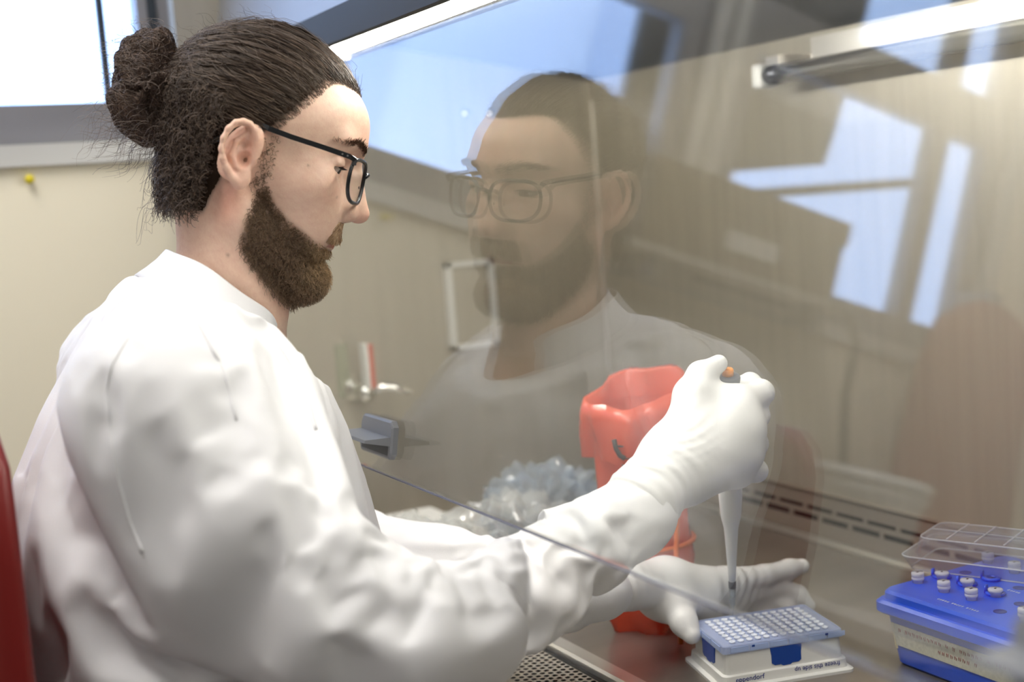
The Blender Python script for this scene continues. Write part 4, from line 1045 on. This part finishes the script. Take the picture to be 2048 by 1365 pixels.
# ------------------------------------------------------------------ things on the work surface
# pipette
tipP = atz(1466, 1241, 0.0375); topP = at(1456, 768, 1.327)
pax = topP-tipP; plen = np.linalg.norm(pax); pax /= plen
PQ = Matrix.Translation(Vector(tipP)) @ Vector(pax).to_track_quat('Z', 'X').to_matrix().to_4x4()
pip = empty('pipette', tuple(tipP), label='white single-channel pipette with an orange button held in the raised glove', cat='pipette')
PW_ = mat('pipette_white', (0.86, 0.86, 0.85), 0.35); PG = mat('pipette_grey', (0.12, 0.125, 0.14), 0.4)
ORG = mat('orange_plastic', (0.85, 0.30, 0.02), 0.4); TIPM = glassmat('clear_tip', (0.93, 0.95, 0.96), 1.45, 0.05, 0.10, (0.9, 0.93, 0.95))
MB().lathe([(0.0034, 0.047), (0.0044, 0.060), (0.0062, 0.090), (0.0078, 0.112), (0.0100, 0.122), (0.0112, 0.130), (0.0125, 0.150), (0.0135, 0.20), (0.0135, plen-0.008), (0.0125, plen)], n=28).build('pipette_body', PW_, pip, True, M=PQ)
MB().lathe([(0.0024, 0.030), (0.0030, 0.034), (0.0034, 0.047)], n=18).build('tip_cone', PW_, pip, True, M=PQ)
MB().lathe([(0.0036, 0.0395), (0.0041, 0.040), (0.0041, 0.047), (0.0036, 0.048)], n=18).build('nozzle_ring', PG, pip, True, M=PQ)
tp_ = MB().lathe([(0.0006, 0.0), (0.0016, 0.016), (0.0030, 0.019), (0.0034, 0.032), (0.0039, 0.040), (0.0036, 0.040), (0.0031, 0.032), (0.0027, 0.0195), (0.0013, 0.0165), (0.0003, 0.0)], n=18, caps=False).build('pipette_tip', TIPM, pip, True, M=PQ)
MB().lathe([(0.0128, plen), (0.0128, plen+0.007), (0.0118, plen+0.009), (0.004, plen+0.009)], n=28).build('collar_ring', PG, pip, True, M=PQ)
MB().lathe([(0.0058, plen+0.008), (0.0060, plen+0.015), (0.0052, plen+0.0165), (0.001, plen+0.017)], n=22).build('push_button', ORG, pip, True, M=PQ)
rx = (at(1500, 760, 1.33)-at(1456, 765, 1.33)); rx /= np.linalg.norm(rx)
MB().tube([topP-0.004*pax+0.006*rx, topP+0.001*pax+0.018*rx, topP-0.001*pax+0.029*rx, topP-0.009*pax+0.037*rx], [0.0085, 0.0072, 0.0066, 0.004], 14).build('finger_hook', PW_, pip, True)

# cold block with PCR plate
KP = 1.045                                   # plate and block scale
W0 = np.array([0.744*KP, 0.9949*KP, 0.0]); pya = -0.2629
ca, sa = math.cos(pya), math.sin(pya)
pc0 = W0+np.array([ca*0.0495*KP-sa*0.0315*KP, sa*0.0495*KP+ca*0.0315*KP, 0])
CBW = mat('cold_block_white', (0.80, 0.80, 0.77), 0.45); CBB = mat('cold_block_blue', (0.004, 0.055, 0.33), 0.35)
INK = mat('blue_print', (0.012, 0.03, 0.22), 0.5)
cold = empty('cold_block', tuple(pc0), pya, label='white cold block with blue core under the 96-well plate', cat='cold block'); cold.scale = (KP, KP, KP)
def rrect(hx, hy, z, r=0.006, n=4):
    out = []
    for cx_, cy_, a0 in ((hx-r, hy-r, 0), (-hx+r, hy-r, 90), (-hx+r, -hy+r, 180), (hx-r, -hy+r, 270)):
        for k in range(n+1):
            a_ = math.radians(a0+90*k/n); out.append((cx_+r*math.cos(a_), cy_+r*math.sin(a_), z))
    return out
HXc, HYc = 0.0628, 0.0418
MB().loft([rrect(HXc+0.0085, HYc+0.0085, 0.0), rrect(HXc+0.0085, HYc+0.0085, 0.0028), rrect(HXc+0.004, HYc+0.004, 0.0042), rrect(HXc+0.003, HYc+0.003, 0.0125), rrect(HXc, HYc, 0.0135), rrect(HXc-0.001, HYc-0.001, 0.0340)], True).build('block_shell', CBW, cold, False, world=False)
MB().box((-HXc+0.004, -HYc+0.004, 0.0275), (HXc-0.004, HYc-0.004, 0.0315)).build('block_core', CBB, cold, False, world=False)
def trap(y, w0, w1, z0, z1, sgn_=-1):
    return [(-w1, y, z1), (w1, y, z1), (w1-0.001, y, z1-0.008), (w0+0.003, y, z0+0.002), (w0, y, z0), (0.006, y, z0), (0.004, y, z0-0.0015), (-0.004, y, z0-0.0015), (-0.006, y, z0), (-w0, y, z0), (-w0-0.003, y, z0+0.002), (-w1+0.001, y, z1-0.008)]
def plate_poly(pts, thick, name, m, parent):
    a_ = np.array(pts); b_ = a_+np.array(thick)
    MB().loft([list(a_), list(b_)], True).build(name, m, parent, False, world=False)
plate_poly([(x+0.002, -HYc-0.0006, z) for x, _, z in trap(0, 0.0125, 0.0165, 0.0165, 0.0340)], (0, 0.002, 0), 'block_window', CBB, cold)
plate_poly([(-HXc-0.0006, x-0.001, z) for x, _, z in trap(0, 0.0125, 0.0165, 0.0165, 0.0340)], (0.002, 0, 0), 'block_window', CBB, cold)
def text(name, body_, size, M, m, parent, world=False):
    cu = bpy.data.curves.new(name, 'FONT'); cu.body = body_; cu.size = size; cu.extrude = 0.00012; cu.resolution_u = 3
    cu.align_x = 'LEFT'
    to = bpy.data.objects.new(name, cu); col.objects.link(to)
    dg = bpy.context.evaluated_depsgraph_get(); me_ = bpy.data.meshes.new_from_object(to.evaluated_get(dg))
    bpy.data.objects.remove(to); me_.transform(M); return link(name, me_, m, parent, False, world)
FR = Matrix(((1, 0, 0, 0), (0, 0, -1, 0), (0, 1, 0, 0), (0, 0, 0, 1)))     # text plane -> front face (-y)
text('maker_name', 'eppendorf', 0.0072, Matrix.Translation((-HXc+0.009, -HYc-0.0042, 0.0068)) @ FR, INK, cold)
text('block_note', 'freeze this side up', 0.0066, Matrix.Translation((HXc-0.006, -HYc-0.0042, 0.0118)) @ FR @ Matrix.Rotation(math.pi, 4, 'Z'), INK, cold)
PLM = glassmat('plate_plastic', (0.93, 0.95, 0.98), 1.45, 0.15, 0.88, (0.60, 0.69, 0.94))
WLM = mat('well_plastic', (0.86, 0.90, 0.98), 0.3)
plate = empty('pcr_plate', tuple(pc0+np.array([0, 0, 0.0293*KP])), pya, label='translucent 96-well plate lying on the cold block', cat='well plate'); plate.scale = (KP, KP, KP)
HXp, HYp = 0.0639, 0.0427
MB().loft([rrect(HXp, HYp, 0.0055, 0.004), rrect(HXp-0.0006, HYp-0.0006, 0.0125, 0.004), rrect(HXp-0.0014, HYp-0.0014, 0.0135, 0.004), rrect(HXp-0.0024, HYp-0.0024, 0.0135, 0.004), rrect(HXp-0.0030, HYp-0.0030, 0.0122, 0.004)], False).build('plate_skirt', PLM, plate, False, world=False)
MB().loft([rrect(HXp-0.003, HYp-0.003, 0.0112, 0.004), rrect(HXp-0.003, HYp-0.003, 0.0122, 0.004)], True).build('plate_deck', PLM, plate, False, world=False)
wm = MB().lathe([(0.0027, 0.0), (0.0032, 0.0004), (0.0033, 0.0017), (0.0029, 0.0020), (0.0026, 0.0016), (0.0024, -0.0002), (0.0008, -0.0003)], n=12, caps=False)
wme = bpy.data.meshes.new('well'); wme.from_pydata(wm.v, [], wm.f); wme.update(); wme.materials.append(WLM)
wme.polygons.foreach_set('use_smooth', np.ones(len(wme.polygons), dtype=bool))
for i in range(12):
    for j in range(8):
        o = bpy.data.objects.new('well', wme); col.objects.link(o); o.parent = plate
        o.location = (-0.0495+0.009*i, -0.0315+0.009*j, 0.0122)
for k in range(6):
    x = -HXp+0.008+k*0.0205
    MB().box((x, -HYp-0.0003, 0.0065), (x+0.0185, -HYp+0.0004, 0.0115)).build('skirt_panel', mat('skirt_panel_blue', (0.42, 0.54, 0.86), 0.3) if k == 0 else bpy.data.materials['skirt_panel_blue'], plate, False, world=False)
for k in range(3):
    y = -HYp+0.008+k*0.0245
    MB().box((-HXp-0.0003, y, 0.0065), (-HXp+0.0004, y+0.0215, 0.0115)).build('skirt_panel', bpy.data.materials['skirt_panel_blue'], plate, False, world=False)
for x in (-HXp+0.030, HXp-0.020):
    MB().box((x, -HYp-0.0006, 0.0095), (x+0.003, -HYp, 0.0115)).build('skirt_mark', CBB, plate, False, world=False)

# blue bench cooler
BLUE = mat('cooler_blue', (0.012, 0.085, 0.68), 0.30, 0, 0.0, 100); BLUED = mat('hole_shade_blue', (0.004, 0.02, 0.22), 0.5)
bx0, bx1, by0, by1 = 0.927, 1.125, 0.785, 0.996
cool = empty('bench_cooler', ((bx0+bx1)/2, (by0+by1)/2, 0), label='bright blue bench cooler full of small tubes', cat='cooler')
cxm, cym = (bx0+bx1)/2, (by0+by1)/2; hx_, hy_ = (bx1-bx0)/2, (by1-by0)/2
def rr(i, z, r=0.012): return [(x+cxm, y+cym, z_) for x, y, z_ in rrect(hx_-i, hy_-i, z, r, 6)]
MB().loft([rr(0.018, 0.0), rr(0.015, 0.003), rr(0.008, 0.058)], True).build('cooler_body', BLUE, cool, False)
MB().loft([rr(0.002, 0.056), rr(0.0, 0.058), rr(0.0, 0.067), rr(0.003, 0.070), rr(0.006, 0.0705), rr(0.0065, 0.077), rr(0.009, 0.080), rr(0.016, 0.0805)], True).build('cooler_top', BLUE, cool, False)
ZT = 0.0805
# paper tape with handwriting round the body
TAPE = mat('paper_tape', (0.62, 0.60, 0.50), 0.7, 0, 0.1, 300, (1, 1, 1), 0.12, 260); TAPY = mat('tape_end_yellow', (0.72, 0.64, 0.42), 0.6)
def bodyx(z): return bx0+np.interp(z, [0.0, 0.003, 0.058], [0.018, 0.015, 0.008])
MB().add([(bodyx(0.022)-0.0008, by1-0.022, 0.022), (bodyx(0.022)-0.0008, by0+0.02, 0.022), (bodyx(0.046)-0.0008, by0+0.02, 0.046), (bodyx(0.046)-0.0008, by1-0.018, 0.046),
          (bodyx(0.022)+0.0002, by1-0.022, 0.022), (bodyx(0.022)+0.0002, by0+0.02, 0.022), (bodyx(0.046)+0.0002, by0+0.02, 0.046), (bodyx(0.046)+0.0002, by1-0.018, 0.046)],
         [(0, 3, 2, 1), (4, 5, 6, 7), (0, 1, 5, 4), (1, 2, 6, 5), (2, 3, 7, 6), (3, 0, 4, 7)]).build('paper_tape', TAPE, cool)
MB().loft([[(bodyx(z)-0.001+dx, by1-0.021+dy, z) for dx, dy in ((0, 0), (0.004, 0.006), (0.006, 0.004), (0.002, -0.002))] for z in (0.018, 0.046)], True).build('tape_end', TAPY, cool)
PEN = mat('red_pen', (0.30, 0.03, 0.03), 0.6); pr_ = random.Random(3); q = MB()
def scribble(q, y, z, n, w, h):
    for k in range(n):
        pts = [(0, pr_.uniform(0, h*0.3)), (w*0.15, h*pr_.uniform(0.8, 1)), (w*0.45, h*pr_.uniform(0.3, 0.7)), (w*0.5, h*pr_.uniform(0, 0.2)), (w*0.75, h*pr_.uniform(0.6, 1.0))]
        q.tube([(bodyx(z+b_)-0.0010, y-a_, z+b_) for a_, b_ in pts], 0.00028, 4); y -= w*1.25
        if pr_.random() < 0.2: y -= w
    return y
scribble(q, by1-0.028, 0.0375, 26, 0.0040, 0.0050); scribble(q, by1-0.080, 0.0285, 9, 0.0042, 0.0048)
q.build('handwriting', PEN, cool)
WPR = mat('white_print', (0.80, 0.84, 0.95), 0.5); q = MB()
for (u, v, dy, n) in ((1876, 1200, -1, 18), (2017, 1182, -1, 5)):
    p_ = atz(u, v, ZT); y = p_[1]; x = p_[0]
    for k in range(n):
        if k % 6 != 5:
            for s_ in range(3):
                q.box((x+s_*0.0011, y, ZT), (x+s_*0.0011+0.0007, y+0.0022*pr_.uniform(0.5, 1), ZT+0.0002))
            q.box((x, y, ZT), (x+0.0030, y+0.0006, ZT+0.0002))
        y -= 0.0031
q.build('white_print', WPR, cool)
TUBEM = glassmat('tube_plastic', (0.95, 0.95, 0.95), 1.45, 0.12, 0.72, (0.92, 0.93, 0.93))
capm = MB().lathe([(0.0055, -0.006), (0.0055, 0.003), (0.0062, 0.0032), (0.0066, 0.0045), (0.0066, 0.0062), (0.0060, 0.0066), (0.0066, 0.0070), (0.0066, 0.0105), (0.0060, 0.0115), (0.001, 0.0115)], n=20)
def basic(mb_, name, m):
    me_ = bpy.data.meshes.new(name); me_.from_pydata(mb_.v, [], mb_.f); me_.update(); me_.materials.append(m)
    me_.polygons.foreach_set('use_smooth', np.ones(len(me_.polygons), dtype=bool)); return me_
tube_me = basic(capm, 'tube_cap', TUBEM)
mark_me = basic(MB().box((-0.002, -0.0012, 0.0115), (0.0015, 0.0008, 0.0117)), 'cap_mark', BLACK)
flat_me = basic(MB().lathe([(0.0062, -0.004), (0.0062, 0.0026), (0.0072, 0.0030), (0.0074, 0.0052), (0.0062, 0.0060), (0.001, 0.0062)], n=20), 'flat_cap', TUBEM)
ring_mb = MB().lathe([(0.0060, 0.0002), (0.0092, 0.0002), (0.0098, 0.0010), (0.0098, 0.0026), (0.0090, 0.0032), (0.0050, 0.0030), (0.0046, 0.0012)], n=24, caps=False)
ring_mb.box((-0.003, 0.0085, 0.001), (0.003, 0.0105, 0.0085))
ring_me = basic(ring_mb, 'flange_ring', BLUE)
hole_me = basic(MB().lathe([(0.0063, 0.0), (0.0063, 0.0004), (0.0056, 0.0004), (0.0050, 0.0001), (0.0008, 0.0001)], n=22), 'hole_shade_disc', BLUED)  # flat disc on the top; a hole's inner shade put into dark blue
def put(name, me_, u, v, rz=0.0, z=ZT, parent=None, **kw):
    p_ = atz(u, v, z); o = bpy.data.objects.new(name, me_); col.objects.link(o); o.rotation_euler = (0, 0, rz)
    o.location = (p_[0], p_[1], z); return tag(o, **kw)
tub = [(1836, 1166, 'at the left corner of the blue cooler, nearest the tape'), (1888, 1184, 'second from the left along the printed edge of the blue cooler'), (1943, 1200, 'above the middle of the white print on the blue cooler'),
       (1976, 1126, 'standing under the tilted clear lid'), (2029, 1146, 'just in front of the clear lid, at the right'), (2050, 1240, 'cut by the right edge of the picture on the blue cooler')]
for u, v, w in tub:
    o = put('sample_tube', tube_me, u, v, label='small clear screw-cap tube ' + w, cat='tube', group='tubes in the blue cooler')
    m_ = bpy.data.objects.new('cap_mark', mark_me); col.objects.link(m_); m_.parent = o
rings_ = [(1884, 1156, True, 'in the back row by the cooler corner'), (1935, 1171, True, 'in the middle of the cooler top'), (1991, 1190, True, 'beside the end of the white print'), (1983, 1160, False, 'standing empty near the clear lid')]
for u, v, full, w in rings_:
    r_ = put('blue_flange', ring_me, u, v, 0.4, label='round blue tube holder with an upright tab ' + w, cat='tube holder', group='blue tube holders')
    if full:
        o = put('sample_tube', flat_me, u, v-1, 0.4, ZT+0.002, label='flat-capped clear tube set in the blue holder ' + w, cat='tube', group='tubes in the blue cooler')
        m_ = bpy.data.objects.new('cap_mark', mark_me); col.objects.link(m_); m_.parent = o; m_.location = (0, 0, -0.0053)
for u, v in ((1931, 1146), (2038, 1177), (2041, 1209), (2000, 1224)):
    p_ = atz(u, v, ZT); o = bpy.data.objects.new('hole_shade_disc', hole_me); col.objects.link(o); o.parent = cool
    o.matrix_parent_inverse = Matrix.Translation(-cool.location); o.location = (p_[0], p_[1], ZT)
# clear lid propped on the far half of the cooler
CLR = glassmat('clear_lid_plastic', (0.93, 0.94, 0.96), 1.55, 0.04, 0.16, (0.9, 0.92, 0.97))
CLRE = glassmat('clear_lid_edge', (0.93, 0.94, 0.96), 1.6, 0.08, 0.5, (0.92, 0.94, 0.97))
lp1 = atz(1800, 1112, ZT+0.016); lp2 = atz(2048, 1142, ZT+0.016)
lidp = np.array([lp1[0], lp1[1], ZT+0.0004])
lid = empty('clear_lid', tuple(lidp), label='clear ribbed plastic lid resting askew on the blue cooler', cat='lid')
LM = Matrix.Translation(Vector(lidp)) @ Matrix.Rotation(math.atan2(lp2[1]-lp1[1], lp2[0]-lp1[0]), 4, 'Z')
def lr(i, z, lx=0.19, ly=0.10): return [(x+lx/2, y+ly/2, z_) for x, y, z_ in rrect(lx/2-i, ly/2-i, z, 0.012, 5)]
MB().loft([lr(0.006, 0.0), lr(0.0, 0.012), lr(-0.001, 0.0145), lr(0.001, 0.0165), lr(0.010, 0.017), lr(0.013, 0.032), lr(0.016, 0.034), lr(0.045, 0.0345)], False).build('lid_shell', CLR, lid, False, M=LM)
MB().loft([lr(0.045, 0.0345), lr(0.045, 0.0340)], True).build('lid_top', CLR, lid, False, M=LM)
for rg in (lr(-0.001, 0.0155), lr(0.0145, 0.0335), lr(0.006, 0.0005)):
    MB().tube(rg+rg[:2], 0.0009, 6, False).build('lid_rim', CLRE, lid, True, M=LM)
for k in range(1, 5):
    MB().box((0.015+0.030*k, 0.016, 0.0345), (0.0165+0.030*k, 0.084, 0.0353)).build('lid_rib', CLRE, lid, False, M=LM)
MB().box((0.016, 0.050, 0.0345), (0.174, 0.0512, 0.0353)).build('lid_rib', CLRE, lid, False, M=LM)

# red waste bag on its wire stand
BAG = glassmat('red_bag_film', (0.75, 0.05, 0.02), 1.45, 0.25, 0.90, (0.93, 0.15, 0.075))
bgc = np.array([0.820, 1.252, 0.0])
bag = empty('waste_bag', tuple(bgc), label='red plastic biohazard bag with a folded-over top standing behind the gloves', cat='waste bag')
def bagring(z, rx_, ry_, seed, nz=0.006, n=40, rot=0.5, dx=0, dy=0, tilt=0.0):
    out = []
    for k in range(n):
        a_ = 2*math.pi*k/n
        rr_ = 1+nz/0.05*(math.sin(5*a_+seed)+0.6*math.sin(9*a_+2.1*seed+z*30))
        x = rx_*sgn(math.cos(a_), 0.75)*rr_; y = ry_*sgn(math.sin(a_), 0.75)*rr_
        out.append((bgc[0]+dx+x*math.cos(rot)-y*math.sin(rot), bgc[1]+dy+x*math.sin(rot)+y*math.cos(rot), z+tilt*x))
    return out
MB().loft([bagring(0.001, 0.044, 0.036, 1), bagring(0.02, 0.050, 0.042, 1.3), bagring(0.08, 0.050, 0.044, 1.9), bagring(0.15, 0.051, 0.044, 2.4), bagring(0.21, 0.052, 0.045, 2.8, 0.003), bagring(0.262, 0.054, 0.046, 3.0, 0.003, tilt=0.12)], False).build('bag_body', BAG, bag, True)
MB().loft([bagring(0.258, 0.053, 0.045, 3.0, 0.003, tilt=0.12), bagring(0.280, 0.057, 0.048, 3.2, 0.004, tilt=0.25), bagring(0.284, 0.060, 0.051, 3.3, 0.004, tilt=0.25), bagring(0.262, 0.063, 0.054, 3.5, 0.005, tilt=0.15), bagring(0.235, 0.061, 0.052, 3.9, 0.007, tilt=0.1), bagring(0.205, 0.057, 0.049, 4.4, 0.010)], False).build('bag_cuff', BAG, bag, True)
WIRE = mat('orange_wire', (0.80, 0.16, 0.02), 0.4)
wb = at(1352, 1130, 1.44); wt = at(1356, 1000, 1.44)
MB().tube([(wb[0], wb[1], 0.003), tuple(wb), tuple(wt), (wt[0], wt[1], 0.24)], 0.003, 8).build('stand_wire', WIRE, bag, True)
MB().tube([(bgc[0]+0.058*math.cos(a_), bgc[1]+0.052*math.sin(a_), 0.10) for a_ in np.linspace(0, 2*math.pi, 25)], 0.003, 8).build('stand_ring', WIRE, bag, True)
INKD = mat('black_print', (0.03, 0.03, 0.03), 0.6); q = MB()
fwd = np.array([-0.45, -0.89, 0.0])
def onbag(u, v):
    r = ray(u, v); c0 = bgc+fwd*0.068+np.array([-0.012, 0, 0]); nn = np.array([-0.62, -0.78, 0]); return CAM+r*(((c0-CAM)@nn)/(r@nn))
for pts, rd in (([(1228, 880), (1232, 898), (1240, 912), (1250, 918)], 0.0028), ([(1250, 918), (1262, 918), (1273, 912)], 0.0009), ([(1241, 892), (1241, 894)], 0.0035), ([(1246, 930), (1246, 932)], 0.0015)):
    q.tube([onbag(*p_) for p_ in pts], rd, 6)
q.build('hazard_mark', INKD, bag, True)

# heap of clear plastic bags
FILM = glassmat('clear_film', (0.97, 0.98, 0.97), 1.45, 0.08, 0.34, (0.97, 0.97, 0.95))
FILMB = glassmat('bluish_film', (0.85, 0.92, 1.0), 1.45, 0.08, 0.3, (0.88, 0.93, 0.98))
def crumple(c, s, seed, n=44, rough=0.3):
    r_ = np.random.default_rng(seed); u = np.linspace(0, math.pi, n); v = np.linspace(0, 2*math.pi, 2*n, endpoint=False)
    U, V_ = np.meshgrid(u, v, indexing='ij'); D = np.stack([np.sin(U)*np.cos(V_), np.sin(U)*np.sin(V_), np.cos(U)], -1)
    f = np.ones(U.shape)
    for k in range(22):
        w = r_.normal(0, 1, 3); w /= np.linalg.norm(w); f += rough/6*np.abs(np.sin((D@w)*r_.uniform(3, 16)+r_.uniform(0, 6)))*2-rough/6
    P_ = D*f[..., None]*np.array(s)+np.array(c); P_[..., 2] = np.maximum(P_[..., 2], 0.001)
    b_ = MB(); n2 = 2*n; b_.v = [tuple(p_) for p_ in P_.reshape(-1, 3)]
    b_.f = [(i*n2+j, (i+1)*n2+j, (i+1)*n2+(j+1) % n2, i*n2+(j+1) % n2) for i in range(n-1) for j in range(n2)]
    return b_
hp = [((0.745, 1.47, 0.045), (0.085, 0.075, 0.058), 'crumpled clear plastic bag nearest the red bag'), ((0.62, 1.52, 0.04), (0.08, 0.08, 0.05), 'crumpled clear plastic bag in the middle of the heap'), ((0.86, 1.56, 0.05), (0.07, 0.07, 0.065), 'bluish crumpled plastic bag at the back of the heap')]
for i, (c_, s_, l_) in enumerate(hp):
    crumple(c_, s_, 10+i).build('plastic_bag', FILMB if i == 2 else FILM, None, False, label=l_, cat='plastic bag', group='plastic bags inside the cabinet')
PAP = mat('white_paper', (0.85, 0.84, 0.80), 0.8)
pt_ = empty('paper_towels', (0.66, 1.70, 0), label='stack of white paper towels by the far side wall of the cabinet', cat='paper towels')
for k in range(4):
    z = 0.012*k
    MB().box((0.545+0.003*k, 1.60-0.004*k, z+0.0005), (0.80-0.004*k, 1.80, z+0.012), 0.004).build('towel', PAP, pt_)
